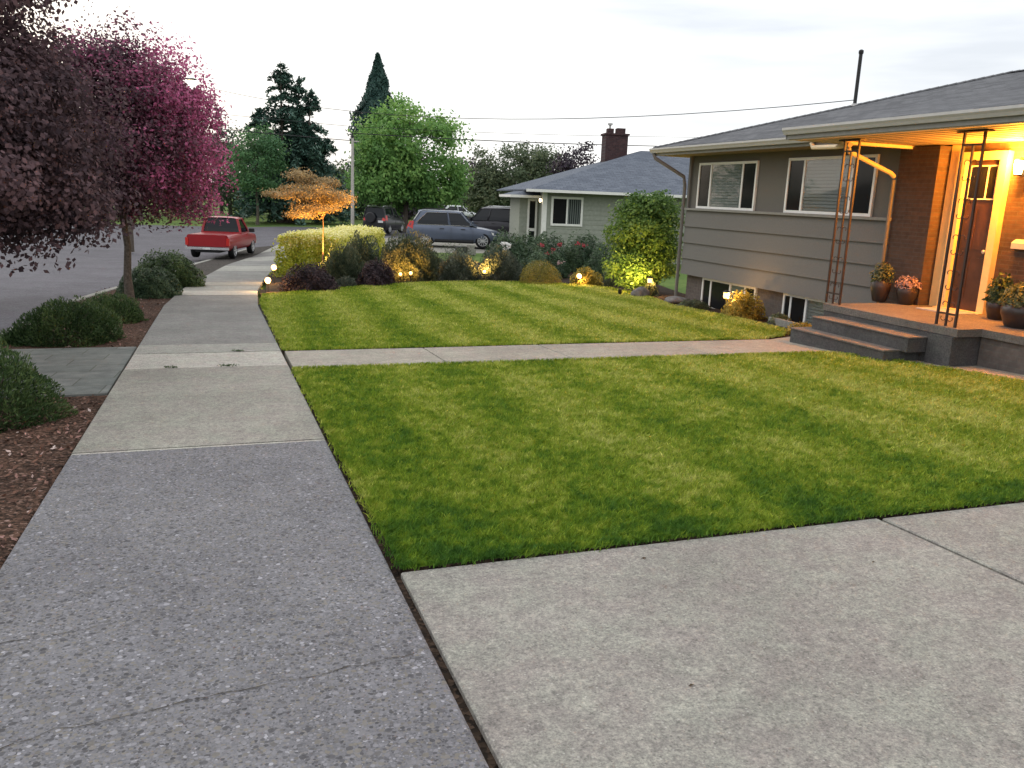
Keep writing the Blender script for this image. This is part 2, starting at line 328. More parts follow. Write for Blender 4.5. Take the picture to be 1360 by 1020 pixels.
def unit(a): return a / (np.linalg.norm(a, axis=1, keepdims=True) + 1e-9)
def leaf_quads(rng, P, Nn, L, Wd, jitter=.6, droop=0.0):
    """rhombus leaves at P roughly facing Nn"""
    n = len(P); nn = unit(Nn + rng.normal(0, jitter, (n, 3))); u = unit(np.cross(nn, rng.normal(0, 1, (n, 3))))
    if droop: u = unit(u + np.array([0, 0, -droop])); 
    w = unit(np.cross(nn, u)); s = rng.uniform(.65, 1.25, (n, 1)); L = L * s / 2; Wd = Wd * s / 2
    return np.stack([P - u * L, P + w * Wd - u * L * .1, P + u * L, P - w * Wd - u * L * .1], 1)
def clumps(rng, c, rad, nc, npc, cr, shell=.45, low=-1.0, squash=.75, rough=.0):
    c = np.array(c, float); rad = np.array(rad, float); d = unit(rng.normal(0, 1, (nc * 3, 3))); d = d[d[:, 2] > low][:nc]; nc = len(d)
    rr = shell + (1 - shell) * rng.uniform(0, 1, (nc, 1)) ** .6
    if rough: rr = rr * (1 + rng.normal(0, rough, (nc, 1)))
    C = c + d * rad * rr
    m = rng.poisson(npc, nc) + 3; idx = np.repeat(np.arange(nc), m); n = len(idx)
    size = cr * rng.uniform(.6, 1.3, nc)
    off = np.clip(rng.normal(0, 1, (n, 3)), -1.7, 1.7) * size[idx, None] * .55 * np.array([1, 1, squash])
    P = C[idx] + off; Nn = unit(d[idx] * .6 + unit(off) * .7 + np.array([0, 0, .5]))
    tint = np.clip(.5 + rng.normal(0, .16, nc)[idx] + rng.normal(0, .14, n), 0, 1)
    return P, Nn, tint, C

def limbs(mb, rng, base, top, r0, targets, n=6, seg=5, r1=.25, lt=.45):
    """tapered trunk from base to top with curved limbs out to targets"""
    base, top = np.array(base, float), np.array(top, float); L = np.linalg.norm(top - base); pts = []; rs = []
    for i in range(8):
        t = i / 7; wob = rng.normal(0, .004 * L, 3) * (0 < i < 7); wob[2] = 0; pts.append(base + (top - base) * t + wob); rs.append(r0 * (1.25 if i == 0 else 1 - t * (1 - r1)))
    mb.tube(pts, rs, 9)
    for g in targets:
        g = np.array(g, float); t = rng.uniform(lt, .96); a = base + (top - base) * t; rr = r0 * (1 - t * (1 - r1)) * .55
        mid = (a + g) / 2 + np.array([0, 0, .12 * np.linalg.norm(g - a)]) + rng.normal(0, .04, 3) * np.linalg.norm(g - a)
        q = [(1 - s) ** 2 * a + 2 * s * (1 - s) * mid + s * s * g for s in np.linspace(0, 1, seg)]
        mb.tube(q, [max(.004, rr * (1 - .8 * s)) for s in np.linspace(0, 1, seg)], 5)

# ------------------------------------------------------------------ setting: ground sheets
def sheet(name, poly, dz, mat, step=1.0, kind='structure', thick=0.0, mats=None):
    bm = bmesh.new(); f = bm.faces.new([bm.verts.new((x, y, 0)) for x, y in poly])
    xs = [p[0] for p in poly]; ys = [p[1] for p in poly]
    for ax, lo, hi in ((0, min(xs), max(xs)), (1, min(ys), max(ys))):
        cuts = list(np.arange(math.ceil(lo / step) * step, hi, step))
        for c in cuts:
            co = (c, 0, 0) if ax == 0 else (0, c, 0); no = (1, 0, 0) if ax == 0 else (0, 1, 0)
            bmesh.ops.bisect_plane(bm, geom=bm.verts[:] + bm.edges[:] + bm.faces[:], plane_co=co, plane_no=no)
    bmesh.ops.triangulate(bm, faces=bm.faces[:])
    for v in bm.verts: v.co.z = tz(v.co.x, v.co.y) + dz
    if thick:
        ex = bmesh.ops.extrude_face_region(bm, geom=bm.faces[:])
        for v in ex['geom']:
            if isinstance(v, bmesh.types.BMVert): v.co.z -= thick
    bmesh.ops.recalc_face_normals(bm, faces=bm.faces)
    if not thick:
        for f in bm.faces:
            if f.normal.z < 0: f.normal_flip()
    me = bpy.data.meshes.new(name); bm.normal_update()
    if thick:
        for f in bm.faces: f.material_index = 0 if f.normal.z > .5 else 1
    bm.to_mesh(me); bm.free(); me.materials.append(mat); me.materials.append(mats or mat)
    return tag(link(bpy.data.objects.new(name, me)), kind=kind)

# main ground: one sheet to the horizon
xs = np.unique(np.concatenate([np.linspace(-500, -30, 12), np.arange(-30, 32, 1.0), np.linspace(32, 500, 14)])); ys = np.unique(np.concatenate([np.linspace(-60, -20, 5), np.arange(-20, 70, 1.0), np.linspace(70, 900, 24)]))
X, Y = np.meshgrid(xs, ys); Z = ter(X, Y) - .16
vs = np.stack([X, Y, Z], -1).reshape(-1, 3); nx = len(xs)
me = bpy.data.meshes.new('ground'); me.from_pydata(vs.tolist(), [], [(j * nx + i, j * nx + i + 1, (j + 1) * nx + i + 1, (j + 1) * nx + i) for j in range(len(ys) - 1) for i in range(nx - 1)]); me.materials.append(M_FGR)
tag(link(bpy.data.objects.new('ground', me)), kind='structure')

def xL(y): return float(np.interp(y, [-20, 17, 20.8, 24, 31.3, 37.3, 41, 44], [-1.0, -1.0, -.84, -.54, .27, 1.25, 2.1, 2.9]))
def xR(y): return xL(y) + 1.72
def xK(y): return xL(y) - float(np.interp(y, [0, 18, 26, 44], [1.75, 1.75, 1.15, 1.2]))
def strip(name, fl, fr, y0, y1, dz, mats, cuts=(), thick=.08, mi=None, step=1.0):
    """slab following two edge curves; cuts: y of joints (gap 12 mm); mi: material per panel"""
    mb = MB(); ed = [y0] + list(cuts) + [y1]
    for p in range(len(ed) - 1):
        a, b = ed[p] + (.005 if p else 0), ed[p + 1] - (.005 if p < len(ed) - 2 else 0); mb.cur = mi[p] if mi else 0
        yy = np.unique(np.concatenate([[a], np.arange(math.ceil(a / step) * step, b, step), [b]])); n = len(yy); dj = random.uniform(-.005, .004) if cuts else 0
        vs = []
        for y in yy:
            l, r = fl(y), fr(y)
            for x, z in ((l, -thick), (l, -.006), (l + .01, 0), (r - .01, 0), (r, -.006), (r, -thick)): vs.append((x, y, tz(x, y) + dz + z + dj))
        fs = [(i * 6 + j, i * 6 + j + 1, (i + 1) * 6 + j + 1, (i + 1) * 6 + j) for i in range(n - 1) for j in range(5)] + [tuple(range(6)), tuple(range((n - 1) * 6, n * 6))[::-1]]
        mb.add(vs, fs)
    return tag(mb.build(name, mats), kind='structure')
cuts = [6.1, 6.14, 9.62, 10.75, 11.5, 15.4, 19.35, 20.5, 22.0, 23.2, 25.2, 28, 31, 34, 37, 40]
strip('sidewalk', xL, xR, -6, 44, 0, [M_AGG, M_CON, M_CONW, M_CONG, M_COND], cuts, mi=[0, 2, 1, 2, 3, 4, 4, 2, 3, 1, 4, 4, 3, 4, 3, 4, 3])
tag(MB().build('x', M_GROUT) if False else sheet('sidewalk_bedding', [(-1.12, -6), (.82, -6), (.82, 23), (-.7, 23)], -.055, M_GROUT), kind='structure')
strip('parking_strip', xK, lambda y: xL(y) - .03, -6, 24, -.05, [M_MULCH], thick=.1)
strip('verge', xK, lambda y: xL(y) - .02, 24.0, 44, -.03, [M_DIRT], thick=.1)
strip('kerb', lambda y: xK(y) - .16, lambda y: xK(y) - .002, -6, 44.5, -.02, [M_CONG], cuts=list(np.arange(-3, 44, 3.0)), thick=.2)
sheet('street', [(-11.5, -30)] + [(xK(y) - .16, y) for y in (-30, -6, 10, 18, 22, 26, 31, 37, 41, 44)] + [(8, 47), (30, 48.5), (90, 52), (90, 64), (20, 66), (5, 67), (-40, 67), (-70, 64), (-70, 49), (-11.5, 47)], -.13, M_ASPH, 2.0)
sheet('far_kerb', [(-12.3, -30), (-11.5, -30), (-11.5, 47), (-12.3, 47)], -.03, M_CON, 2.0, thick=.2)
# paver path through the parking strip
k = N('pavers'); v = k.coord(rot=(0, 0, R(3))); b = k.n('ShaderNodeTexBrick'); k.l(v, b.inputs['Vector'])
for q, vv in (('Color1', (.125, .135, .128)), ('Color2', (.165, .17, .162)), ('Mortar', (.09, .095, .08))): b.inputs[q].default_value = (*vv, 1)
b.inputs['Scale'].default_value = 1; b.inputs['Brick Width'].default_value = .62; b.inputs['Row Height'].default_value = .42; b.inputs['Mortar Size'].default_value = .008
f = k.noise(v, 5, 5); c0 = k.mix(.7, b.outputs['Color'], k.ramp(f, [(.3, (.6, .6, .6)), (.7, (1.25, 1.25, 1.2))]), 'MULTIPLY'); f2 = k.noise(v, 90, 3); c0 = k.mix(.5, c0, k.ramp(f2, [(.3, (.6, .6, .6)), (.7, (1.3, 1.3, 1.3))]), 'MULTIPLY')
k.bump(f2, .3, .01); M_PAVE = k.fin(c0, .9, .2)
strip('paver_path', lambda y: xK(y) + .02, lambda y: xL(y) - .035, 8.45, 11.6, -.03, [M_PAVE], thick=.06)
# driveway and walkway
mb = MB()
for (a, b_, c, d, mi) in ((.758, 3.562, -9, 3.545, 0), (3.59, 6.6, -9, 3.535, 0), (6.615, 9.2, -9, 3.53, 0)):
    mb.cur = mi; yy = list(np.arange(c, d, 1.0)) + [d]; vs = []
    for y in yy:
        for x, z in ((a, -.08), (a, -.006), (a + .008, 0), (b_ - .008, 0), (b_, -.006), (b_, -.08)): vs.append((x, y, tz(x, y) + z))
    n = len(yy); mb.add(vs, [(i * 6 + j, i * 6 + j + 1, (i + 1) * 6 + j + 1, (i + 1) * 6 + j) for i in range(n - 1) for j in range(5)] + [tuple(range(6)), tuple(range((n - 1) * 6, n * 6))[::-1]])
tag(mb.build('driveway', [M_DRIVE, M_CON]), kind='structure')
sheet('driveway_bedding', [(.72, -9), (9.3, -9), (9.3, 3.56), (.72, 3.56)], -.028, M_SOIL)
mb = MB(); yw0, yw1 = 9.35, 10.68
for a, b_ in ((.76, 2.55), (2.563, 4.2), (4.213, 6.2), (6.213, 8.05)):
    vs = []
    yy = [yw0, 10.0, yw1]
    for y in yy:
        for x, z in ((a, -.06), (a, -.006), (a + .008, 0), (b_ - .008, 0), (b_, -.006), (b_, -.06)): vs.append((x, y, tz(x, y) + z + .004))
    mb.add(vs, [(i * 6 + j, i * 6 + j + 1, (i + 1) * 6 + j + 1, (i + 1) * 6 + j) for i in range(2) for j in range(5)] + [tuple(range(6)), tuple(range(12, 18))[::-1]])
tag(mb.build('walkway', M_WALK), kind='structure')
sheet('porch_path', [(8.06, 9.2), (8.42, 8.9), (8.75, 7.6), (8.98, 6.2), (9.1, 3.56), (9.7, 3.56), (9.6, 11.9), (9.3, 11.75), (8.7, 10.95), (8.06, 10.68)], .002, M_WALK, .5)
LAWN_N = [(.765, 3.575), (9.0, 3.575), (8.86, 6.2), (8.62, 7.6), (8.30, 8.85), (7.98, 9.27), (.765, 9.31)]
LAWN_F = [(.765, 10.73), (7.98, 10.73), (8.6, 11.05), (9.15, 11.8), (9.38, 13.3), (9.5, 16.2), (10.0, 18.0), (10.3, 19.6), (10.3, 20.9), (9.7, 21.7), (8.5, 22.4), (7.2, 22.7), (5.6, 22.4), (4.0, 21.75), (2.67, 20.95), (.96, 19.35), (.80, 17.5)]
sheet('lawn', LAWN_N, .005, M_TURF, .5, thick=.14, mats=M_SOIL); sheet('lawn', LAWN_F, .005, M_TURF, .5, thick=.14, mats=M_SOIL)
sheet('soil_edge', [(.72, 3.5), (9.15, 3.5), (9.15, 9.4), (.72, 9.4)], -.05, M_SOIL, .5)
sheet('soil_edge', [(.72, 10.6), (10.6, 10.6), (10.6, 21.5), (.95, 21.5)], -.05, M_SOIL, .5)
sheet('garden_bed', [(.98, 18.9), (3, 20), (10.6, 16), (11.5, 18), (13, 24), (12, 29), (6, 30.5), (1.9, 30), (1.3, 25)], -.02, M_SOIL, .5)
sheet('side_lawn', [(6.5, 30.4), (12.4, 29), (12.6, 34.3), (6.8, 34.3)], -.01, M_FGR, 1.0)
sheet('neighbour_driveway', [(4.6, 34.4), (16, 34.4), (16, 44), (14, 47), (5, 47)], -.02, M_CON, 1.0)
# hairline cracks in the near slab
mb = MB(); rg = np.random.default_rng(3)
for pts in ([(-.98, 2.52), (-.6, 2.62), (-.15, 2.70), (.3, 2.74), (.7, 2.80)], [(-.98, 3.3), (-.7, 3.32), (-.4, 3.38)]):
    q = []
    for a, b_ in zip(pts[:-1], pts[1:]):
        for t in np.linspace(0, 1, 9)[:-1]: q.append((a[0] + (b_[0] - a[0]) * t, a[1] + (b_[1] - a[1]) * t + rg.normal(0, .008)))
    for a, b_ in zip(q[:-1], q[1:]):
        w0, w1 = rg.uniform(.0003, .0028, 2); mb.add([(a[0], a[1] - w0, tz(*a) + .0015), (b_[0], b_[1] - w1, tz(*b_) + .0015), (b_[0], b_[1] + w1, tz(*b_) + .0015), (a[0], a[1] + w0, tz(*a) + .0015)], [(0, 1, 2, 3)])
tag(mb.build('pavement_crack', M_GROUT), kind='structure')

# grass blades
def inpoly(P, poly):
    x, y = P[:, 0], P[:, 1]; c = np.zeros(len(P), bool); n = len(poly)
    for i in range(n):
        (x1, y1), (x2, y2) = poly[i], poly[i - 1]
        with np.errstate(divide='ignore', invalid='ignore'):
            c ^= ((y1 > y) != (y2 > y)) & (x < (x2 - x1) * (y - y1) / (y2 - y1 + 1e-12) + x1)
    return c
def grow(name, poly, label, seed, dmax):
    rng = np.random.default_rng(seed); x0, y0 = np.min(poly, 0); x1, y1 = np.max(poly, 0)
    n = int((x1 - x0) * (y1 - y0) * dmax); P = rng.uniform((x0 - .03, y0 - .03), (x1 + .03, y1 + .03), (n, 2))
    d = np.hypot(P[:, 0], P[:, 1]); keep = rng.uniform(0, 1, n) < np.clip((4.2 / d) ** 1.55, 0, 1); P = P[keep]; P = P[inpoly(P, poly)]; n = len(P); d = np.hypot(P[:, 0], P[:, 1])
    E_ = []      # ragged fringe along the cut edges
    for i in range(len(poly)):
        p, q = np.array(poly[i]), np.array(poly[(i + 1) % len(poly)]); L_ = np.linalg.norm(q - p); dd = max(3.5, np.linalg.norm((p + q) / 2)); m_ = int(L_ * 700 / (1 + (dd / 4.5 - 1) * .8)); tt = rng.uniform(0, 1, (m_, 1)); nr_ = np.array([-(q - p)[1], (q - p)[0]]) / (L_ + 1e-9)
        E_.append(p + (q - p) * tt + nr_ * rng.normal(.008, .022, (m_, 1)))
    E_ = np.concatenate(E_); ne = len(E_); P = np.concatenate([P, E_]); n = len(P); d = np.hypot(P[:, 0], P[:, 1])
    z = ter(P[:, 0], P[:, 1]) + .003; s = np.clip(d / 4.2, 1, 6) ** .8; h = rng.uniform(.018, .038, n) * (1 + .12 * (s - 1)); w = .0026 * s * rng.uniform(.7, 1.3, n)
    a = rng.uniform(0, 2 * np.pi, n); ux, uy = np.cos(a), np.sin(a); h[-ne:] *= 1.15; lean = rng.normal(0, .6, (n, 2)) * h[:, None] + np.array([.15, -.1]) * h[:, None]
    B = np.column_stack([P, z]); U = np.column_stack([ux * w, uy * w, np.zeros(n)]); T = B + np.column_stack([lean, h]); Mi = B + np.column_stack([lean * .35, h * .6])
    V = np.stack([B - U, B + U, Mi + U * .7, T, Mi - U * .7], 1)
    o = quads(name, V, M_BLADE, np.clip(rng.normal(.5, .22, n), 0, 1), k=5); return tag(o, label, 'grass', kind='stuff')
grow('lawn_grass', LAWN_N, 'mown green grass of the nearer lawn between driveway and walkway', 1, 8500)
grow('lawn_grass', LAWN_F, 'striped yellow green grass of the farther lawn beyond the walkway', 2, 7000)
# litter on the mulch
rng = np.random.default_rng(5); n = 2600; P = np.column_stack([rng.uniform(-2.6, -1.04, n), np.where(rng.uniform(0, 1, n) < .6, rng.uniform(4, 8.4, n), rng.uniform(11.7, 22, n)), np.zeros(n)]); P[:, 2] = ter(P[:, 0], P[:, 1]) - .04 + rng.uniform(0, .012, n)
k = N('chips'); a = k.n('ShaderNodeAttribute'); a.attribute_name = 'tint'; M_CHIP = k.fin(k.ramp(a.outputs['Fac'], [(0, (.04, .025, .02)), (.55, (.16, .085, .06)), (.85, (.26, .15, .13)), (1, (.5, .42, .38))]), .9, .1)
tag(quads('bark_chips', leaf_quads(rng, P, np.tile([0, 0, 1.0], (n, 1)), .045, .022, .45), M_CHIP, rng.uniform(0, 1, n) ** 1.4), 'loose bark chips and fallen petals on the strip by the sidewalk', 'bark chips', kind='stuff')

# ------------------------------------------------------------------ main house
house = thing('house', 'grey split level house with hip roof, iron porch posts and a lit front door', 'house', (10.4, 10, 0))
def part(name, mb, mats, parent=house):
    """mesh given in world coordinates, parented without moving"""
    o = mb.build(name, mats, parent); loc = Vector((0, 0, 0)); p = parent
    while p is not None: loc += p.location; p = p.parent
    o.location = -loc if parent is not None else (0, 0, 0)
    return o
def part0(name, mb, mats, parent): return mb.build(name, mats, parent)     # parent part sits at the world origin already
def sub(name, mb, mats, parent):
    o = mb.build(name, mats, parent); return o
YE = 17.3
part('foundation', MB().box(10.5, 18.9, 2.0, YE - .06, -1.3, .03), M_BRICKX)
mb = MB().box(10.42, 19, 10.9, YE, .03, 2.69)
w_lap = MB()
zz = [-.02, .345, .71, 1.08, 1.45]
for a, b_ in zip(zz[:-1], zz[1:]): w_lap.prism([(10.338, a), (10.42, a), (10.42, b_), (10.395, b_), (10.372, b_ - .002)], 1, 10.9, YE)
wall = part('wall', mb, M_PANEL)
part('lap_siding', w_lap, M_SIDE)
part('sill_ledge', MB().box(10.31, 10.42, 10.9, YE + .01, 1.452, 1.50), M_FASC)
part('corner_board', MB().box(10.36, 10.419, YE - .06, YE + .02, 1.5, 2.66), M_SIDE)
part('brick_wall', MB().box(10.6, 19, 2.0, 10.12, .0, 2.69).box(10.345, 19, 10.12, 10.9, .0, 2.60), M_BRICK)

def window(y0, y1, z0, z1, X, muls, blind=None, parent=house, dark=True):
    """window in a wall facing the street: frame (> sill), panes, blind"""
    f = MB(); t = .05; X0 = X - .045
    f.box(X0, X, y0, y1, z0, z0 + t).box(X0, X, y0, y1, z1 - t, z1).box(X0, X, y0, y0 + t, z0 + t, z1 - t).box(X0, X, y1 - t, y1, z0 + t, z1 - t)
    for m in muls: f.box(X0 + .006, X, m - .025, m + .025, z0 + t, z1 - t)
    w = part('window', f, M_VINYL, parent)
    ed = [y0 + t] + [q for m in muls for q in (m - .025, m + .025)] + [y1 - t]
    for i in range(0, len(ed), 2):
        if blind is not None and i // 2 == blind:
            b = MB(); z = z0 + t + .01
            while z < z1 - t - .02:
                b.hexa([(X - .020, ed[i] + .01, z), (X - .006, ed[i] + .01, z + .006), (X - .006, ed[i + 1] - .01, z + .006), (X - .020, ed[i + 1] - .01, z), (X - .021, ed[i] + .01, z + .003), (X - .008, ed[i] + .01, z + .048), (X - .008, ed[i + 1] - .01, z + .048), (X - .021, ed[i + 1] - .01, z + .003)]); z += .06
            b.box(X - .005, X - .002, ed[i], ed[i + 1], z0 + t, z1 - t); sub('blind', b, M_BLIND, w)
            sub('pane', MB().box(X - .028, X - .025, ed[i], ed[i + 1], z0 + t, z1 - t), M_CLEAR, w)
        else: sub('pane', MB().box(X - .024, X - .004, ed[i], ed[i + 1], z0 + t, z1 - t), M_GLASS, w)
    return w
window(14.72, 16.92, 1.502, 2.50, 10.42, (15.22, 16.42), 1)
window(11.42, 13.74, 1.502, 2.52, 10.42, (11.98, 13.26), 1)
window(14.46, 16.5, -.72, -.03, 10.5, (14.85, 15.4, 16.15), 1)
window(12.0, 13.56, -.72, -.03, 10.5, (12.88, 13.33), 0)

# roof: hip with ridge along the street
ex0, ex1, ey0, ey1, ze, sl = 9.75, 19.75, 1.5, 17.97, 2.84, .30
rx = (ex0 + ex1) / 2; hz = ze + sl * (rx - ex0); rb = ze - .04
A, B_, C_, D_ = (ex0, ey0, ze), (ex1, ey0, ze), (ex1, ey1, ze), (ex0, ey1, ze); P0, P1 = (rx, ey0 + 5, hz), (rx, ey1 - 5, hz)
mb = MB(); vs = [A, B_, C_, D_, P0, P1] + [(p[0], p[1], rb) for p in (A, B_, C_, D_)]
mb.add(vs, [(0, 4, 5, 3), (1, 2, 5, 4)]); mb.cur = 1; mb.add(vs, [(2, 3, 5), (0, 1, 4), (9, 8, 7, 6), (0, 3, 9, 6), (1, 0, 6, 7), (2, 1, 7, 8), (3, 2, 8, 9)])
roof = part('roof', mb, [M_SHF, M_SHE])
mb = MB()
for a, b_ in (((ex0, ey1), (rx, ey1 - 5)), ((rx, ey1 - 5), (rx, ey0 + 5))):
    p = Vector((*a, ze if a[0] == ex0 else hz)); q = Vector((*b_, hz)); n = int((q - p).length / .16)
    for i in range(n):
        s = p + (q - p) * (i / n); e = p + (q - p) * ((i + 1.15) / n); d = (q - p).normalized(); sd = d.cross(Vector((0, 0, 1))).normalized() * .13
        mb.add([s - sd + Vector((0, 0, -.022)), s + Vector((0, 0, .022)), s + sd + Vector((0, 0, -.022)), e + sd + Vector((0, 0, -.014)), e + Vector((0, 0, .030)), e - sd + Vector((0, 0, -.014))], [(0, 1, 4, 5), (1, 2, 3, 4), (0, 1, 2), (3, 4, 5)])
sub('ridge_cap', mb, M_SHE, roof)
mb = MB().box(9.80, 10.42, 11.3, 17.9, 2.66, 2.70).box(10.42, 19, 17.3, 17.9, 2.66, 2.70); sub('soffit', mb, M_SOFFD, roof)
def gutter_prof(x, z): return [(x, z + .105), (x + .10, z + .105), (x + .10, z), (x + .03, z), (x + .01, z + .04), (x - .012, z + .07), (x - .012, z + .105)]
sub('gutter', MB().prism(gutter_prof(9.665, 2.715), 1, 11.42, 18.0), M_GUT, roof)
sub('fascia', MB().box(9.768, 9.80, 11.3, 17.96, 2.655, 2.80), M_FASC, roof)
pr = part('porch_roof', MB().prism([(8.5, 2.665), (8.5, 2.815), (8.52, 2.83), (12.15, 3.566), (9.95, 2.665)], 1, 2.0, 11.32), M_SHF)
sub('gutter', MB().prism(gutter_prof(8.40, 2.70), 1, 2.0, 11.36), M_GUT, pr)
sub('fascia', MB().box(8.47, 8.498, 2.0, 11.34, 2.635, 2.812).box(8.47, 9.75, 11.322, 11.35, 2.635, 2.80), M_FASC, pr)
mb = MB().box(8.50, 10.6, 2.0, 11.3, 2.625, 2.66)
for i in range(10): mb.box(8.5 + i * .21, 8.512 + i * .21, 2.0, 11.3, 2.618, 2.624)
sub('soffit', mb, M_SOFF, pr); sub('beam', MB().box(9.02, 10.42, 10.66, 10.76, 2.57, 2.617), M_SOFF, pr)

# downspouts
mb = MB(); mb.tube([(9.72, 12.3, 2.70), (9.72, 12.25, 2.62), (9.5, 11.4, 2.585), (9.1, 10.62, 2.56)], .038, 8)
mb.tube([(9.14, 10.70, 2.53), (9.2, 10.74, 2.47), (10.2, 10.9, 2.20), (10.3, 10.93, 2.15)], .036, 8); part('downspout', mb, M_SOFF); part('downspout', MB().tube([(10.31, 10.93, 2.10), (10.31, 10.93, .0)], .03, 8), M_SIDE)  # vertical pipe takes the darker siding colour in place of shade
part('downspout', MB().tube([(9.72, 17.9, 2.72), (9.75, 17.85, 2.6), (10.3, 17.42, 2.2), (10.33, 17.4, 2.0), (10.33, 17.4, -.6)], .04, 8), M_SIDE)

# porch: deck, steps, side block, brick apron
part('porch_deck', MB().box(8.79, 10.6, 7.9, 10.42, .08, .18).box(9.2, 10.6, 2.0, 7.9, .08, .178), M_DECK)
part('porch_base', MB().box(8.80, 10.6, 7.95, 10.40, -.9, .078), M_STEP)
part('porch_apron', MB().box(9.24, 10.6, 2.0, 7.93, -.9, .078), M_BRICKX)
st = MB(); st.cur = 0; st.box(8.20, 8.80, 8.46, 10.36, -.8, -.195).box(8.46, 8.80, 8.34, 10.22, -.19, -.005); st.cur = 1; st.box(8.185, 8.80, 8.45, 10.37, -.194, -.175).box(8.445, 8.80, 8.33, 10.23, -.004, .012)
part('steps', st, [M_STEP, M_DECK])
# brick-side block to the right of the steps
part('porch_block', MB().box(8.76, 8.798, 7.93, 8.32, -.9, .07), M_STEP)

def porch_post(yc, x=8.93):
    m = MB(); d = .15
    for s in (-1, 1): m.box(x - .014, x + .014, yc + s * d - .014, yc + s * d + .014, .18, 2.60)
    m.box(x - .012, x + .012, yc - .012, yc + .012, .18, 2.44)
    for z in (.34, 2.45): m.box(x - .010, x + .010, yc - d, yc + d, z - .012, z + .012)
    def scroll(cy, cz, s, up):
        pts = []
        for i in range(15):
            a = i / 14 * 3.6; r = .062 * (1 - i / 19); pts.append((x, cy + s * (.055 - r * math.cos(a)), cz + up * r * math.sin(a)))
        m.tube(pts, .006, 5, False)
    for z0 in (2.22, 1.75, 1.3, .85, .45):
        for s in (-1, 1): scroll(yc + s * .012, z0, s, 1); scroll(yc + s * .012, z0 - .16, s, -1)
    p = part('porch_post', m, M_IRON); sub('post_cap', MB().box(x - .06, x + .06, yc - .23, yc + .23, 2.598, 2.616), M_IRON, p); return p
porch_post(10.38); porch_post(8.2, 8.9)

# front door group
dw = MB().box(10.555, 10.6, 9.92, 10.10, .18, 2.617); part('door_casing', dw, M_LAMPTRIM)
fr_ = part('door_frame', MB().box(10.50, 10.6, 9.76, 9.90, .2, 2.50).box(10.50, 10.6, 9.18, 9.76, 2.38, 2.50).box(10.50, 10.6, 9.06, 9.18, .2, 2.50).box(10.42, 10.6, 9.06, 9.9, .18, .2), M_LAMPTRIM)
dm = MB().box(10.575, 10.6, 9.18, 9.76, .2, 2.38)
for z in (.38, 1.1): dm.box(10.567, 10.575, 9.24, 9.44, z, z + .6).box(10.567, 10.575, 9.50, 9.70, z, z + .6)
door = part('door', dm, M_WOOD)
for i in range(3): sub('pane', MB().box(10.560, 10.574, 9.26 + i * .155, 9.38 + i * .155, 1.85, 2.28), M_GLASS, door)
m = MB()
for i in range(3):
    y = 9.248 + i * .155
    m.box(10.556, 10.5745, y - .012, y, 1.82, 2.31).box(10.556, 10.5745, y + .132, y + .144, 1.82, 2.31).box(10.556, 10.5745, y, y + .132, 1.82, 1.838).box(10.556, 10.5745, y, y + .132, 2.292, 2.31)
sub('lite_frame', m, M_TRIM, door); sub('handle', MB().lathe([(.006, -.02), (.028, -.03), (.03, -.05), (.02, -.062)], 12, 'x', (10.575, 9.24, 1.08)), M_RIM, door)
part('mail_box', MB().box(10.52, 10.6, 8.58, 8.80, 1.16, 1.24).hexa([(10.52, 8.58, 1.24), (10.6, 8.58, 1.24), (10.6, 8.8, 1.24), (10.52, 8.8, 1.24), (10.56, 8.58, 1.27), (10.6, 8.58, 1.29), (10.6, 8.8, 1.29), (10.56, 8.8, 1.27)]), M_GUT)
# door mat
dmat = part('doormat', MB().box(10.0, 10.40, 9.1, 9.8, .1805, .196), M_GUT, None); tag(dmat, 'pale doormat lying before the lit front door', 'doormat')
# porch lamps
def point(name, loc, power, color, rad=.05, parent=None, spot=None):
    l = bpy.data.lights.new(name, 'SPOT' if spot else 'POINT'); l.energy = power; l.color = color; l.shadow_soft_size = rad
    o = bpy.data.objects.new(name, l); link(o, parent); o.location = loc
    if spot: l.spot_size = spot; l.spot_blend = .6; o.rotation_euler = (math.pi, 0, 0)
    return o
wl = thing('wall_lamp', 'lit glass wall lantern beside the front door', 'wall lamp', (10.6, 8.86, 2.28))
MB().box(-.02, 0, -.05, .05, -.12, .12).bar((-.01, 0, .08), (-.11, 0, .11), .02, .02).lathe([(.02, .11), (.07, .09), (.075, .075)], 10, 'z', (-.11, 0, 0)).lathe([(.05, -.13), (.055, -.11)], 10, 'z', (-.11, 0, 0)).build('bracket', M_BLACK, wl)
MB().lathe([(.045, -.11), (.062, -.02), (.06, .075)], 12, 'z', (-.11, 0, 0)).build('lamp_glass', E_WARM, wl)
point('lamp_light', (-.24, 0, .12), 330, (1, .33, .028), .06, wl)
cl = thing('ceiling_lamp', 'lit round lamp on the porch ceiling above the steps', 'ceiling lamp', (9.7, 8.02, 2.62))
MB().lathe([(.11, 0), (.12, -.02), (.09, -.03)], 16).build('base', M_TRIM, cl); MB().lathe([(.09, -.03), (.10, -.06), (.07, -.11), (.02, -.125)], 16).build('lamp_shade', E_WARM, cl)
point('lamp_light', (0, 0, -.24), 95, (1, .33, .028), .07, cl)

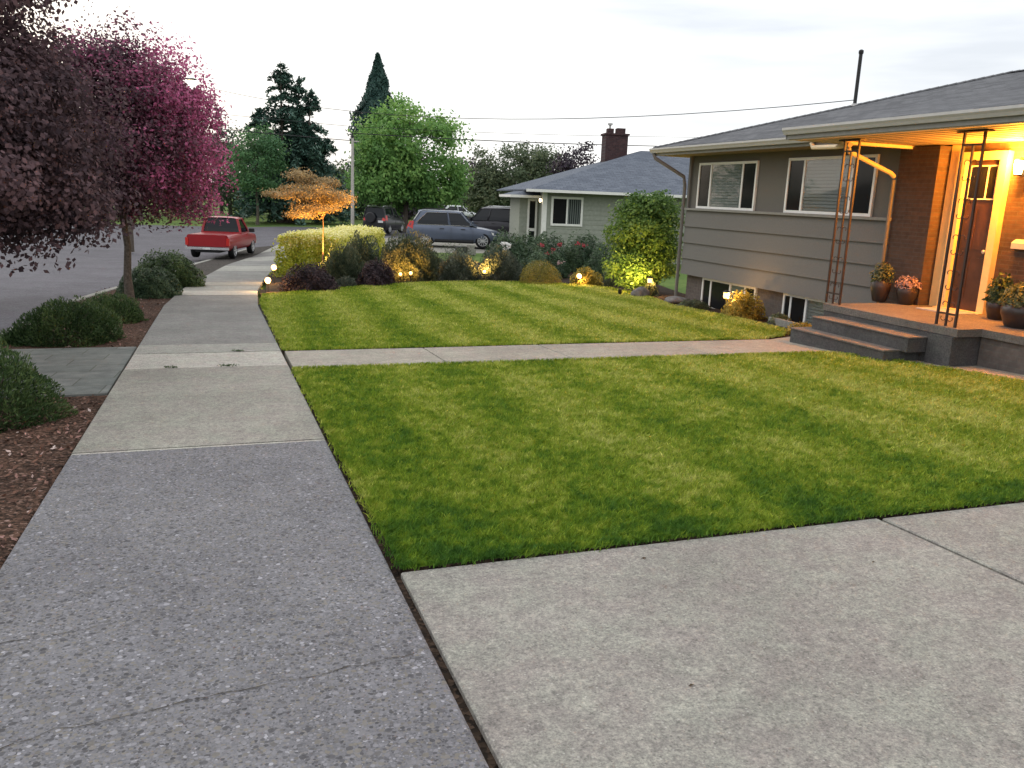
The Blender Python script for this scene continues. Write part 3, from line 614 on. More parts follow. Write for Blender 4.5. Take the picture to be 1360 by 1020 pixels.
# ------------------------------------------------------------------ neighbour house
nh = thing('neighbour_house', 'low sage house with blue grey hip roof and brick chimney beyond the flower bed', 'house', (12.95, 33, -.85))
part('wall', MB().box(12.95, 24, 33, 44, -1.3, 1.95).box(12.1, 12.949, 34.2, 37.5, -1.3, 1.68), M_NSID, nh)
mb = MB()
for i in range(13):
    z = -.85 + i * .2; mb.prism([(32.975, z), (33.0, z), (33.0, z + .2), (32.992, z + .2)], 0, 13.0, 24)
    if z < 1.5: mb.prism([(34.175, z), (34.2, z), (34.2, z + .2), (34.192, z + .2)], 0, 12.1, 12.94)
part('shingle_course', mb, M_NSID, nh)
part('corner_board', MB().box(12.90, 13.08, 32.94, 32.99, -.9, 1.9).box(12.89, 12.949, 32.94, 33.1, -.9, 1.9), M_TRIM, nh)
f = MB().box(13.26, 14.62, 32.93, 32.99, .47, .56).box(13.26, 14.62, 32.93, 32.99, 1.58, 1.67).box(13.26, 13.35, 32.93, 32.99, .56, 1.58).box(14.53, 14.62, 32.93, 32.99, .56, 1.58).box(13.91, 13.98, 32.935, 32.99, .56, 1.58)
w = part('window', f, M_TRIM, nh); sub('pane', MB().box(13.35, 13.91, 32.955, 32.98, .56, 1.58), M_GLASS, w); b = MB()
for i in range(6): b.box(14.0 + i * .09, 14.05 + i * .09, 32.962, 32.97, .56, 1.58)
sub('pane', MB().box(13.98, 14.53, 32.965, 32.98, .56, 1.58), M_GLASS, w); sub('blind', b, M_BLIND, w)
d = part('door', MB().box(12.44, 12.86, 34.12, 34.17, -.85, 1.55), M_TRIM, nh); sub('pane', MB().box(12.53, 12.77, 34.105, 34.119, .3, 1.45), M_GLASS, d); sub('pane', MB().box(12.53, 12.77, 34.105, 34.119, -.6, .17), M_GLASS, d)
ez = 1.93; x0, x1, y0, y1 = 12.25, 25.5, 32.4, 45; s_ = .33; hy = (y1 - y0) / 2
vs = [(x0, y0, ez), (x1, y0, ez), (x1, y1, ez), (x0, y1, ez), (x0 + hy, y0 + hy, ez + s_ * hy), (x1 - 3, y0 + hy, ez + s_ * hy)] + [(x, y, ez - .06) for x, y in ((x0, y0), (x1, y0), (x1, y1), (x0, y1))]
mb = MB().add(vs, [(0, 1, 5, 4), (2, 3, 4, 5), (3, 0, 4), (1, 2, 5), (9, 8, 7, 6), (0, 3, 9, 6), (1, 0, 6, 7), (2, 1, 7, 8), (3, 2, 8, 9)])
vs = [(11.75, 33.75, 1.68), (13.2, 33.75, 1.68), (13.2, 38, 1.68), (11.75, 38, 1.68), (13.2, 35.2, 2.16), (13.2, 36.8, 2.16)]
mb.add(vs, [(0, 1, 4), (0, 4, 5, 3), (1, 2, 5, 4), (3, 5, 2), (3, 2, 1, 0)])
nr = part('roof', mb, M_SHN, nh)
sub('gutter', MB().box(12.1, 25.5, 32.27, 32.39, 1.82, 1.93).box(11.62, 11.74, 33.7, 38, 1.57, 1.68).box(11.62, 12.94, 33.62, 33.74, 1.57, 1.68), M_TRIM, nr)
ch = MB().box(16.72, 17.80, 38.4, 39.3, 3.0, 4.66); ch.box(16.66, 17.86, 38.34, 39.36, 4.66, 4.74); nh.rotation_euler = (0, 0, R(-12)); c_ = part('chimney', ch, M_BRICKC, nh)
sub('flue', MB().box(16.84, 17.14, 38.65, 39.0, 4.74, 4.97), M_BRICKC, c_); sub('flue', MB().box(17.30, 17.70, 38.6, 39.05, 4.74, 5.0), M_BRICKC, c_); sub('flue_cap', MB().lathe([(.05, 4.97), (.05, 5.12), (.12, 5.14), (.12, 5.22)], 10, 'z', (16.98, 38.82, 0)), M_GUT, c_)
part('roof_vent', MB().lathe([(.07, 3.3), (.07, 4.45), (.14, 4.47), (.14, 4.6), (.05, 4.63)], 10, 'z', (20.7, 36.2, 0)), M_GUT, nh)
el = thing('entry_lamp', 'small lit lamp under the eave of the neighbouring sage house', 'wall lamp', (12.92, 33.12, 1.5)); MB().box(-.06, -.03, -.03, .03, -.02, .1).build('bracket', M_BLACK, el); MB().lathe([(.03, -.08), (.05, -.02), (.04, .05)], 8, 'z', (-.09, 0, 0)).build('lamp_glass', E_WHITE, el)
# dim house across the street, mostly behind the purple trees
fh = thing('far_house', 'white house across the street glimpsed through purple leaves', 'house', (-24, 47, -1.2))
mb = MB().box(-5, 6, -4, 4, 0, 2.9); mb.build('wall', plain('white_siding', (.5, .5, .5), .7), fh); vs = [(-5.6, -4.6, 2.9), (6.6, -4.6, 2.9), (6.6, 4.6, 2.9), (-5.6, 4.6, 2.9), (-2, 0, 4.7), (3, 0, 4.7)]
MB().add(vs, [(0, 1, 5, 4), (2, 3, 4, 5), (3, 0, 4), (1, 2, 5), (3, 2, 1, 0)]).build('roof', M_SHE, fh)
for i in range(3):
    f = MB().box(6.0, 6.04, -3.2 + i * 2.3, -1.8 + i * 2.3, .9, 2.2).build('window', M_TRIM, fh); MB().box(6.041, 6.05, -3.1 + i * 2.3, -1.9 + i * 2.3, 1, 2.1).build('pane', M_GLASS, f)
    f = MB().box(-4 + i * 3.4, -2.4 + i * 3.4, -4.04, -4.0, .9, 2.2).build('window', M_TRIM, fh); MB().box(-3.9 + i * 3.4, -2.5 + i * 3.4, -4.05, -4.041, 1, 2.1).build('pane', M_GLASS, f)

# ------------------------------------------------------------------ trees
def tree(name, label, cat, base, crown, mats, seed, nc, npc, cr, leaf, trunk_r, top=None, nl=14, group=None, shell=.45, low=-1.0, rough=.05, squash=.75, extra=None, jitter=.6, droop=0, lean=(0, 0), aspect=.55, tshift=None, keep=None, lt=.45):
    rng = np.random.default_rng(seed); x, y = base; z = tz(x, y) - .1; root = thing(name, label, cat, (x, y, z), 0, group); o = np.array([x, y, z])
    Ps, Ns, Ts, Cs = [], [], [], []
    for (c, rad, wgt) in crown:
        P, Nn, t, C = clumps(rng, c, rad, int(nc * wgt), npc, cr, shell, low, squash, rough); Ps.append(P); Ns.append(Nn); Ts.append(t); Cs.append(C)
    P, Nn, t, C = (np.concatenate(q) for q in (Ps, Ns, Ts, Cs))
    if keep is not None: mk = keep(P); P, Nn, t = P[mk], Nn[mk], t[mk]
    if tshift is not None: t = np.clip(t + tshift(P), 0, 1)
    quads('crown', leaf_quads(rng, P - o, Nn, leaf, leaf * aspect, jitter, droop), mats[0], t, root)
    mb = MB(); zc = min(c[2] for c, r, w in crown); tp = top if top is not None else (crown[0][0][0] + lean[0], crown[0][0][1] + lean[1], crown[0][0][2] + .3 * crown[0][1][2])
    tg = C[rng.choice(len(C), min(nl, len(C)), False)]
    limbs(mb, rng, (0, 0, 0), np.array(tp) - o, trunk_r, tg - o, lt=lt); mb.build('trunk', mats[1], root)
    return root

L_PURP = leafmat('purple_leaf', [(0, (.050, .032, .044)), (.4, (.105, .058, .075)), (.64, (.17, .068, .10)), (.80, (.33, .075, .165)), (1, (.55, .15, .31))], .4)
L_DARK = leafmat('dark_maple_leaf', [(0, (.045, .032, .040)), (.5, (.098, .066, .074)), (1, (.18, .108, .115))], .3, .8)
L_GREEN = leafmat('bright_green_leaf', [(0, (.085, .19, .055)), (.5, (.17, .33, .085)), (1, (.31, .47, .12))], .45)
L_MIDG = leafmat('mid_green_leaf', [(0, (.04, .11, .05)), (.5, (.08, .18, .068)), (1, (.14, .25, .085))], .35)
L_CEDAR = leafmat('cedar_needle', [(0, (.028, .062, .052)), (.5, (.052, .108, .084)), (1, (.10, .17, .12))], .15)
L_CYP = leafmat('cypress_leaf', [(0, (.014, .040, .036)), (.5, (.028, .072, .058)), (1, (.06, .115, .085))], .15)
L_OLIVE = leafmat('olive_leaf', [(0, (.045, .075, .04)), (.5, (.095, .13, .065)), (1, (.18, .19, .095))], .3)
L_DKBR = leafmat('dark_purple_far_leaf', [(0, (.02, .016, .028)), (.6, (.045, .032, .045)), (1, (.08, .05, .055))], .25)
L_FAR = leafmat('far_hedge_leaf', [(0, (.028, .055, .036)), (.5, (.058, .092, .052)), (1, (.11, .14, .08))], .25)
L_MAPLE = leafmat('bronze_maple_leaf', [(0, (.18, .125, .06)), (.5, (.33, .235, .11)), (1, (.48, .37, .19))], .22)
L_GOLD = leafmat('golden_hedge_leaf', [(0, (.17, .22, .015)), (.35, (.42, .44, .03)), (.7, (.70, .65, .15)), (1, (.84, .80, .42))], .35)
L_BARB = leafmat('barberry_leaf', [(0, (.012, .008, .012)), (.6, (.028, .017, .022)), (1, (.06, .032, .034))], .15)
L_ROSE = leafmat('rosemary_leaf', [(0, (.016, .036, .014)), (.5, (.040, .078, .024)), (1, (.095, .14, .045))], .2)
L_LAV = leafmat('grey_green_leaf', [(0, (.028, .046, .024)), (.5, (.062, .084, .046)), (1, (.125, .148, .095))], .25)
L_BLUE = leafmat('blue_grey_leaf', [(0, (.03, .046, .034)), (.5, (.065, .084, .064)), (1, (.14, .16, .125))], .25)
L_SPIR = leafmat('spirea_leaf', [(0, (.11, .11, .015)), (.5, (.22, .19, .03)), (1, (.36, .26, .05))], .35)
L_RHOD = leafmat('rhododendron_leaf', [(0, (.020, .044, .024)), (.5, (.042, .080, .036)), (1, (.09, .135, .065))], .2)
L_SHRB = leafmat('glossy_green_leaf', [(0, (.04, .095, .02)), (.5, (.09, .17, .034)), (1, (.19, .28, .06))], .35)
L_YG = leafmat('yellow_green_leaf', [(0, (.11, .10, .02)), (.5, (.24, .20, .035)), (1, (.42, .36, .08))], .4)
L_WHF = leafmat('white_petal', [(0, (.6, .6, .58)), (1, (.85, .85, .82))], .3)
L_REDF = leafmat('red_petal', [(0, (.22, .02, .03)), (1, (.42, .06, .07))], .3)
L_PNKF = leafmat('pink_petal', [(0, (.35, .2, .2)), (1, (.6, .45, .42))], .3)

# near dark maple overhanging from the left, trunk outside the frame
tree('dark_maple', 'dark purple maple drooping over the street from the left edge', 'tree', (-2.75, 7.9), [((-3.0, 10.6, 1.95), (1.9, 2.0, 1.2), .8), ((-3.35, 10.8, 3.6), (1.75, 1.9, .75), .36), ((-2.1, 10.8, 1.28), (.95, .9, .32), .14), ((-2.2, 11.2, 2.2), (1.1, 1.0, .95), .3)], (L_DARK, M_BARK), 11, 240, 260, .40, .062, .11, top=(-3.1, 9.8, 3.4), shell=.35, rough=.06, aspect=.75, nl=22)
def pt(P):   # redder leaves towards the outer right and upper side
    return .42 * np.clip((P[:, 0] + 1.25) / 1.2, -.35, 1) + .16 * np.clip((P[:, 2] - 2.7) / 1.5, -.2, 1)
tree('purple_plum', 'purple leaved street tree with reddish right side and visible grey trunk', 'tree', (-1.72, 18.5), [((-2.25, 18.4, 2.5), (2.25, 2.2, 1.7), 1.15), ((-1.05, 18.3, 2.2), (1.3, 1.4, 1.5), .5), ((-.85, 18.3, 3.1), (.85, 1.0, .62), .26), ((-1.9, 18.3, 3.6), (.75, 1.0, .55), .2), ((-4.2, 18.8, 2.5), (1.7, 1.6, 1.7), .35), ((-1.6, 18.3, 4.4), (.1, .1, .3), .007), ((-1.0, 18.3, 4.25), (.1, .1, .3), .006), ((-.6, 18.3, 3.95), (.1, .1, .3), .006)], (L_PURP, M_BARK), 12, 350, 105, .42, .078, .085, top=(-1.75, 18.4, 3.2), shell=.3, rough=.05, tshift=pt, nl=28, keep=lambda P: ~(np.hypot(P[:, 0] + .36, P[:, 2] - 3.56) < .15))
# wispy top shoots of the plum
rng = np.random.default_rng(4)

tree('shade_tree', 'bright green round crowned tree behind the grey crossover', 'tree', (13.3, 62), [((13.6, 62, 4.55), (3.9, 3.6, 3.5), 1.0), ((12.2, 62, 2.8), (2.9, 3, 2.4), .6), ((15.4, 62, 2.6), (2.5, 2.6, 2.2), .5)], (L_GREEN, M_BARK), 21, 210, 75, .85, .30, .22, top=(13.6, 62, 6.8), shell=.5, rough=.05, nl=30, tshift=lambda P: .10 * (P[:, 2] - 4.5) / 3.5 - .04, keep=lambda P: ~((np.hypot(P[:, 0] - 15.2, (P[:, 2] - 4.2) * .62) < 1.2) & (np.random.default_rng(1).uniform(0, 1, len(P)) < .72)))
tree('young_tree', 'small soft green tree standing on the far lawn beyond the red pickup', 'tree', (3.1, 70), [((3.2, 70, 3.3), (2.2, 2.1, 2.9), 1.0)], (L_MIDG, M_BARK), 22, 110, 70, .7, .22, .12, shell=.4, low=-.9)
tree('dark_plum_tree', 'dark purple tree seen far off right of the round green tree', 'tree', (29.2, 100), [((29.4, 100, 3.6), (2.1, 2, 2.7), 1.0), ((31, 100, 2.0), (2.2, 2, 2), .5)], (L_DKBR, M_BARK), 23, 60, 50, .9, .36, .2)
tree('olive_tree', 'broad olive green tree behind the neighbouring roof', 'tree', (25.5, 72), [((25.4, 72, 3.0), (4.0, 3.4, 3.1), 1.2), ((22.9, 71.5, 1.6), (2.3, 2.4, 2.4), .6), ((28.4, 72, 3.6), (2.6, 2.2, 2.3), .5)], (L_OLIVE, M_BARK), 24, 150, 70, .9, .28, .2, nl=20, shell=.5, rough=.09)
tree('red_leaf_tree', 'dark reddish tree just left of the brick chimney', 'tree', (27.2, 63), [((27.2, 63, 4.0), (1.9, 1.9, 2.0), 1.0)], (L_DKBR, M_BARK), 25, 50, 55, .7, .25, .16)
bgt = [(-3.5, 88, 3.2, 8.6, L_FAR, 'tall dark tree rising behind the right edge of the purple tree', 3.2), (1.4, 90, 4.2, 8.0, L_FAR, 'dark green tree behind the small green tree', 4), (9.6, 84, 3.2, 5.0, L_OLIVE, 'brownish green bush left of the pale pole', 3), (13.4, 90, 3.3, 4.6, L_FAR, 'dark bush behind the pale pole', 3.4), (16.6, 82, 2.6, 3.2, L_DKBR, 'brown bush between the pale pole and the round green tree', 2.8), (19.5, 96, 4, 4.2, L_FAR, 'dark hedge tree behind the silver pickup', 4), (25, 112, 4.5, 5.0, L_FAR, 'far dark tree left of the parked white car', 4.5), (33, 105, 4.5, 4.2, L_MIDG, 'far green tree right of the parked white car', 4.5), (-9, 80, 4.5, 6.5, L_FAR, 'dark tree across the street behind the purple tree', 4.5), (-17, 72, 5, 7, L_OLIVE, 'broad tree across the street left of the purple tree', 5), (-26, 66, 5, 7.5, L_MIDG, 'green tree behind the white house across the street', 5), (6.4, 98, 5.0, 5.5, L_FAR, 'dark tree at the foot of the cedar', 4)]
for i, (x, y, w, h, m, lab, dp) in enumerate(bgt):
    z0 = tz(x, y); tree('background_tree', lab, 'tree', (x, y), [((x, y, z0 + h * .52), (w, dp * .8, h * .5), 1.0), ((x + w * .3, y, z0 + h * .75), (w * .5, w * .5, h * .28), .3)], (m, M_BARK), 40 + i, 75, 55, .28 * w, .36, .2, nl=8, group='trees and bushes along the far side of the crossing street', shell=.5, rough=.1)
# conifers
def conifer(name, label, x, y, H, wbase, mat, seed, leaders, group=None):
    rng = np.random.default_rng(seed); z = tz(x, y) - .1; root = thing(name, label, 'tree', (x, y, z), 0, group); mb = MB(); P, Nn, T = [], [], []
    for (lx, ly, h, wf) in leaders:
        mb.tube([(lx * .2, ly * .2, 0), (lx * .7, ly, h * .35), (lx, ly, h)], [.32 * wf, .2 * wf, .02], 7); nb = int(h * 7 * (.6 + .4 * wf))
        for b in range(nb):
            t = rng.uniform(.06, .995) ** .85; zz_ = h * t; a = rng.uniform(0, 6.28); L = wbase * wf * (1 - t) ** .72 * rng.uniform(.65, 1.15) + .25; bx = lx * (.7 + .3 * t)
            up = .25 - .15 * rng.uniform(); s = np.linspace(0, 1, 7); pts = np.column_stack([bx + np.cos(a) * L * s, ly + np.sin(a) * L * s, zz_ + L * (up * s - .42 * s ** 2.4)])
            if L > .9: mb.tube(pts.tolist(), [.05, .04, .035, .03, .022, .015, .008], 4, False)
            nn = int(16 + 42 * L); ss = rng.uniform(.1, 1, nn) ** .8; q = np.column_stack([np.interp(ss, s, pts[:, j]) for j in range(3)]); q += rng.normal(0, .10 + .03 * L, (nn, 3)) * np.array([1, 1, .6]); q[:, 2] -= rng.uniform(0, .22, nn) * ss
            P.append(q); Nn.append(np.tile([0, 0, 1.0], (nn, 1))); T.append(np.clip(.35 + .3 * ss + rng.normal(0, .15, nn), 0, 1))
    P, Nn, T = np.concatenate(P), np.concatenate(Nn), np.concatenate(T)
    quads('crown', leaf_quads(rng, P, Nn, .46, .17, .45, .35), mat, T, root); mb.build('trunk', M_BARK, root); return root
conifer('cedar_tree', 'tall ragged blue green cedar with drooping branches and several tops', 5.5, 75, 13, 4.1, L_CEDAR, 31, [(0, 0, 13.1, 1.0), (1.5, .4, 11.9, .75), (2.5, -.3, 10.9, .72), (-1.9, .5, 9.3, .75), (3.6, 0, 7.2, .9), (-1, -.8, 7.5, 1.0), (1.6, -1, 8.6, 1.0)])
conifer('far_conifer', 'small dark conifer top between the purple tree and the cedar', .6, 96, 10.5, 1.6, L_CEDAR, 32, [(0, 0, 11, .7)])
rng = np.random.default_rng(33); x, y = 17.0, 95; z = tz(x, y) - .1; root = thing('cypress_tree', 'tall narrow dark cypress pointing above the round green tree', 'tree', (x, y, z)); H = 17.4; n = 15000
t = rng.uniform(0, 1, n) ** .8; zz_ = .5 + t * (H - .5); prof = np.interp(zz_ / H, [0, .2, .45, .62, .78, .9, 1], [2.1, 2.6, 2.5, 2.1, 1.25, .62, .06]); a = rng.uniform(0, 6.28, n)
lump = 1 + .16 * np.sin(a * 3 + zz_ * 1.1) + .12 * np.sin(a * 5 - zz_ * 2.3) + .07 * rng.normal(0, 1, n); r = prof * lump * rng.uniform(.55, 1, n) ** .5
P = np.column_stack([r * np.cos(a) + .25 * np.sin(zz_ * .5), r * np.sin(a), zz_]); quads('crown', leaf_quads(rng, P, np.column_stack([np.cos(a), np.sin(a), .4 * np.ones(n)]), .5, .2, .5, -.8), L_CYP, np.clip(rng.normal(.45, .2, n), 0, 1), root)
MB().tube([(0, 0, 0), (0, 0, 15)], [.35, .03], 8).build('trunk', M_BARK, root)
# japanese maple over the bed, lit from below
mp_ = tree('japanese_maple', 'small bronze japanese maple lit orange from below in front of the golden hedge', 'tree', (2.72, 23.2), [((2.55, 23.3, 1.5), (.95, .9, .30), .8), ((1.85, 23.2, 1.42), (.62, .6, .13), .35), ((3.2, 23.4, 1.32), (.5, .5, .18), .3), ((2.2, 23.3, 1.92), (.34, .4, .14), .2), ((2.85, 23.3, 1.78), (.42, .4, .12), .2), ((2.55, 23.1, 1.08), (.75, .6, .11), .35), ((2.2, 23.0, .92), (.45, .4, .08), .16)], (L_MAPLE, M_BARKR), 51, 120, 50, .2, .055, .03, top=(2.74, 23.25, 1.25), shell=.25, squash=.45, nl=15, lt=.78)

# ------------------------------------------------------------------ shrubs
def shrub(name, label, cat, x, y, w, d, h, mat, n, leaf, wid, seed, group=None, spiky=0.0, lump=.18, flat=1.0, base=0.0, tvar=.18, droop=0.0):
    rng = np.random.default_rng(seed); z = tz(x, y) - .05; root = thing(name, label, cat, (x, y, z), rng.uniform(0, .5), group)
    dr = unit(rng.normal(0, 1, (n, 3))); dr[:, 2] = np.abs(dr[:, 2]) * 1.0 - .12; dr = unit(dr)
    ph = rng.uniform(0, 6.28, 6); az = np.arctan2(dr[:, 1], dr[:, 0]); el = dr[:, 2]
    lp = 1 + lump * (np.sin(az * 3 + ph[0] + el * 3) * .5 + np.sin(az * 5 + ph[1] - el * 5) * .35 + np.sin(az * 9 + ph[2] + el * 9) * .3 + np.sin(az * 14 + ph[3]) * np.sin(el * 13 + ph[4]) * .25)
    rr = lp * (1 - .5 * rng.uniform(0, 1, n) ** 2.2); P = dr * rr[:, None] * np.array([w / 2, d / 2, h * .92]); P[:, 2] = np.maximum(P[:, 2] + base + .06 * h, .02)
    Nn = unit(dr + np.array([0, 0, .4]))
    t = np.clip(.5 + .9 * (lp - 1) / max(lump, .01) * .35 + rng.normal(0, tvar, n), 0, 1)
    if spiky:
        u = unit(dr * .5 + np.array([0, 0, .9]) * spiky + rng.normal(0, .35, (n, 3))); v_ = unit(np.cross(u, rng.normal(0, 1, (n, 3)))); s = rng.uniform(.6, 1.3, (n, 1)); V = np.stack([P - u * leaf * s * .5, P + v_ * wid * s * .5, P + u * leaf * s * .5, P - v_ * wid * s * .5], 1)
    else: V = leaf_quads(rng, P, Nn, leaf, wid, .55, droop)
    quads('foliage', V, mat, t, root)
    mb = MB()
    for i in range(9):
        a = rng.uniform(0, 6.28); q = rng.uniform(.3, .8); e = np.array([math.cos(a) * w * .38 * q, math.sin(a) * d * .38 * q, h * rng.uniform(.55, .8)]); mb.tube([(e[0] * .15, e[1] * .15, 0), (e[0] * .5, e[1] * .5, e[2] * .5), tuple(e)], [.016, .011, .004], 5, False)
    mb.build('stem', M_BARK, root); return root
G1 = 'dark green shrubs on the strip between street and sidewalk'
shrub('rosemary_shrub', 'upright dark green shrub at the left edge nearest the camera', 'shrub', -1.86, 7.55, 1.15, 1.1, .62, L_ROSE, 17000, .042, .011, 61, G1, spiky=.45, lump=.16)
shrub('rosemary_shrub', 'wide dark green shrub just past the paver path', 'shrub', -1.93, 12.35, 1.3, 1.05, .56, L_ROSE, 15000, .048, .015, 62, G1, spiky=.3, lump=.16)
shrub('rosemary_shrub', 'low dark green shrub in front of the purple tree trunk', 'shrub', -1.68, 14.9, 1.0, 1.1, .42, L_ROSE, 9000, .05, .014, 63, G1, spiky=.4, lump=.2)
shrub('rosemary_shrub', 'rounded green shrub beside the grey tree trunk', 'shrub', -1.4, 19.6, 1.3, 1.2, .60, L_RHOD, 16000, .055, .024, 64, G1, lump=.15)
shrub('rosemary_shrub', 'taller green shrub behind the grey tree trunk', 'shrub', -1.15, 22.1, 1.6, 1.3, .86, L_ROSE, 16000, .07, .026, 65, G1, lump=.16)
shrub('rosemary_shrub', 'sliver of dark low shrub by the kerb left of the paver path', 'shrub', -2.5, 12.3, .5, .6, .2, L_ROSE, 3000, .05, .014, 66, G1, spiky=.4)
G2 = 'shrubs along the far edge of the lawn'
shrub('barberry', 'dark purple mounded shrub nearest the sidewalk lamps', 'shrub', 2.1, 20.75, 1.3, 1.0, .66, L_BARB, 13000, .05, .03, 71, G2)
shrub('barberry', 'dark purple mounded shrub left of the first glowing bush', 'shrub', 3.95, 22.0, 1.0, .9, .66, L_BARB, 11000, .05, .03, 72, G2)
shrub('lavender_shrub', 'airy grey green shrub under the bronze maple', 'shrub', 3.3, 23.0, 1.25, 1.1, .98, L_LAV, 10000, .075, .026, 73, G2, spiky=.8, lump=.25)
shrub('lavender_shrub', 'low grey tuft between the two purple mounds', 'shrub', 3.1, 21.55, .55, .5, .3, L_BLUE, 2500, .06, .014, 74, G2, spiky=.7)
shrub('broom_shrub', 'big olive green shrub standing before the grey crossover', 'shrub', 5.15, 23.6, 1.9, 1.4, 1.22, L_LAV, 19000, .08, .028, 75, G2, lump=.22, spiky=.7)
shrub('broom_shrub', 'loose olive shrub between the golden hedge and the big olive shrub', 'shrub', 3.9, 24.2, 1.2, 1.0, 1.15, L_LAV, 11000, .08, .028, 76, G2, lump=.25, spiky=.7)
shrub('sage_shrub', 'blue grey shrub left of the second glowing bush', 'shrub', 6.55, 23.2, 1.25, 1.0, .78, L_BLUE, 10000, .065, .026, 77, G2, spiky=.5)
shrub('sage_shrub', 'blue grey shrub right of the second glowing bush', 'shrub', 7.85, 23.2, 1.3, 1.1, .95, L_BLUE, 11000, .065, .026, 78, G2, spiky=.5)
shrub('sage_shrub', 'green shrub behind the glowing bushes at mid bed', 'shrub', 6.9, 24.6, 1.5, 1.2, .9, L_LAV, 7000, .07, .022, 79, G2, lump=.25)
shrub('spirea', 'golden mounded bush at the far lawn edge', 'shrub', 8.75, 22.35, 1.35, 1.1, .70, L_SPIR, 11000, .035, .014, 80, G2, lump=.08)
shrub('lamplit_shrub', 'pale lamp lit leafy shrub behind the single bright path lamp', 'shrub', 10.05, 22.0, .95, .8, .5, L_YG, 3500, .07, .04, 81, G2, lump=.25)  # pale leaf colour stands for the lamp light falling on it
shrub('low_shrub', 'small dark green shrub right of the pale leafy shrub', 'shrub', 11.0, 21.9, .95, .8, .48, L_LAV, 4500, .06, .022, 82, G2)
def flowers(root, spots, mat, n, r, seed, name='flower_cluster'):
    rng = np.random.default_rng(seed)
    for s in spots:
        P = np.array(s) + rng.normal(0, r, (n, 3)) * np.array([1, 1, .6]); quads(name, leaf_quads(rng, P, np.tile([0, -.6, .6], (n, 1)), .09, .07, .5), mat, rng.uniform(0, 1, n), root)
rA = shrub('rhododendron', 'dark green rhododendron with white blooms beside the parked crossover', 'shrub', 9.0, 26.2, 1.5, 1.4, 1.35, L_RHOD, 6500, .11, .035, 83, G2); flowers(rA, [(-.42, -.62, 1.02), (-.25, -.7, .98), (-.36, -.68, .86)], L_WHF, 22, .055, 1)
rB = shrub('rhododendron', 'dark green rhododendron with red blooms under the sage house window', 'shrub', 10.6, 26.6, 1.9, 1.5, 1.3, L_RHOD, 7500, .11, .035, 84, G2); flowers(rB, [(-.72, -.6, .95), (-.35, -.75, .85), (-.05, -.72, 1.0), (-.55, -.7, .7)], L_REDF, 14, .05, 2)
rC = shrub('rhododendron', 'dark green rhododendron with a few red blooms left of the round shrub', 'shrub', 12.2, 27, 1.7, 1.5, 1.3, L_RHOD, 7000, .11, .035, 85, G2); flowers(rC, [(-.55, -.65, 1.0), (-.35, -.7, .95)], L_REDF, 12, .05, 3)
rD = shrub('rhododendron', 'low dark shrub below the rhododendrons behind the golden bush', 'shrub', 9.6, 24.3, 1.9, 1.2, .85, L_RHOD, 7000, .09, .03, 86, G2); flowers(rD, [(.2, -.55, .55), (-.5, -.5, .5)], L_PNKF, 8, .05, 4)
shrub('rhododendron', 'dark evergreen shrub right of the red blooms against the sage wall', 'shrub', 12.0, 24.6, 1.7, 1.3, 1.15, L_RHOD, 7000, .09, .03, 87, G2)
shrub('rhododendron', 'dark leafy hedge plant below the neighbouring corner board', 'shrub', 10.9, 29.5, 2.2, 1.4, 1.1, L_RHOD, 6500, .11, .035, 88, G2)
# tall round shrub at the house corner
tree('round_shrub', 'tall rounded green shrub at the house corner glowing yellow at its foot', 'shrub', (10.75, 19.9), [((10.75, 19.9, .78), (1.0, .95, 1.0), 1.0), ((10.7, 19.9, 0.0), (.88, .8, .62), .55), ((10.85, 19.8, 1.3), (.65, .6, .5), .25)], (L_SHRB, M_BARK), 91, 190, 85, .25, .09, .05, top=(10.75, 19.9, 1.0), nl=16, shell=.45, rough=.07)
shrub('foundation_shrub', 'bright yellow green shrub beside the lantern by the basement window', 'shrub', 9.82, 13.95, .85, .75, .50, L_YG, 4500, .055, .03, 92, lump=.25)
shrub('foundation_plant', 'small rusty plant at the brick foundation right of the yellow shrub', 'plant', 9.95, 12.95, .5, .4, .2, L_OLIVE, 1500, .05, .02, 93)
shrub('foundation_plant', 'small yellow green plant at the foot of the porch steps', 'plant', 9.35, 11.55, .6, .45, .2, L_YG, 1300, .05, .02, 94)
shrub('foundation_plant', 'low dark plant at the lawn edge under the first basement window', 'plant', 9.9, 15.9, .9, .5, .2, L_LAV, 2500, .05, .018, 95)
shrub('foundation_plant', 'grey green plant in front of the tall round shrub', 'plant', 10.5, 18.95, .4, .4, .38, L_LAV, 1500, .06, .02, 96, spiky=.8)
# golden hedge following the sidewalk corner
rng = np.random.default_rng(97); hb = thing('golden_hedge', 'long clipped golden variegated hedge beside the sidewalk', 'hedge', (1.75, 24.6, tz(1.9, 25) - .05)); n = 24000
p0, p1 = np.array([.75, .5]), np.array([3.3, 6.4]); ax = (p1 - p0) / np.linalg.norm(p1 - p0); nrm = np.array([ax[1], -ax[0]]); Lh = np.linalg.norm(p1 - p0)
t = rng.uniform(-.02, 1.02, n); s = rng.uniform(-1, 1, n); u = rng.uniform(0, 1, n); side = rng.integers(0, 5, n); s = np.where(side == 0, 1, np.where(side == 1, -1, s)); u = np.where(side >= 3, 1, u); t = np.where(side == 2, np.where(rng.uniform(0, 1, n) < .7, 0, 1), t)
wv = .07 * np.sin(t * 17) + .05 * np.sin(t * 41 + u * 9) + .05 * np.sin(s * 7 + t * 23); inn = 1 - .25 * rng.uniform(0, 1, n) ** 2.2
hw, hh = 1.0, 1.28; xy = p0 + ax * (t[:, None] * Lh) + nrm * ((s * inn * (hw - .16 * u) + wv)[:, None]); zz_ = .04 + (hh + .1 * wv * 8 * .5) * u * np.where(side >= 3, inn, 1) - .25 * np.abs(s) ** 4 * (u > .9) * .5
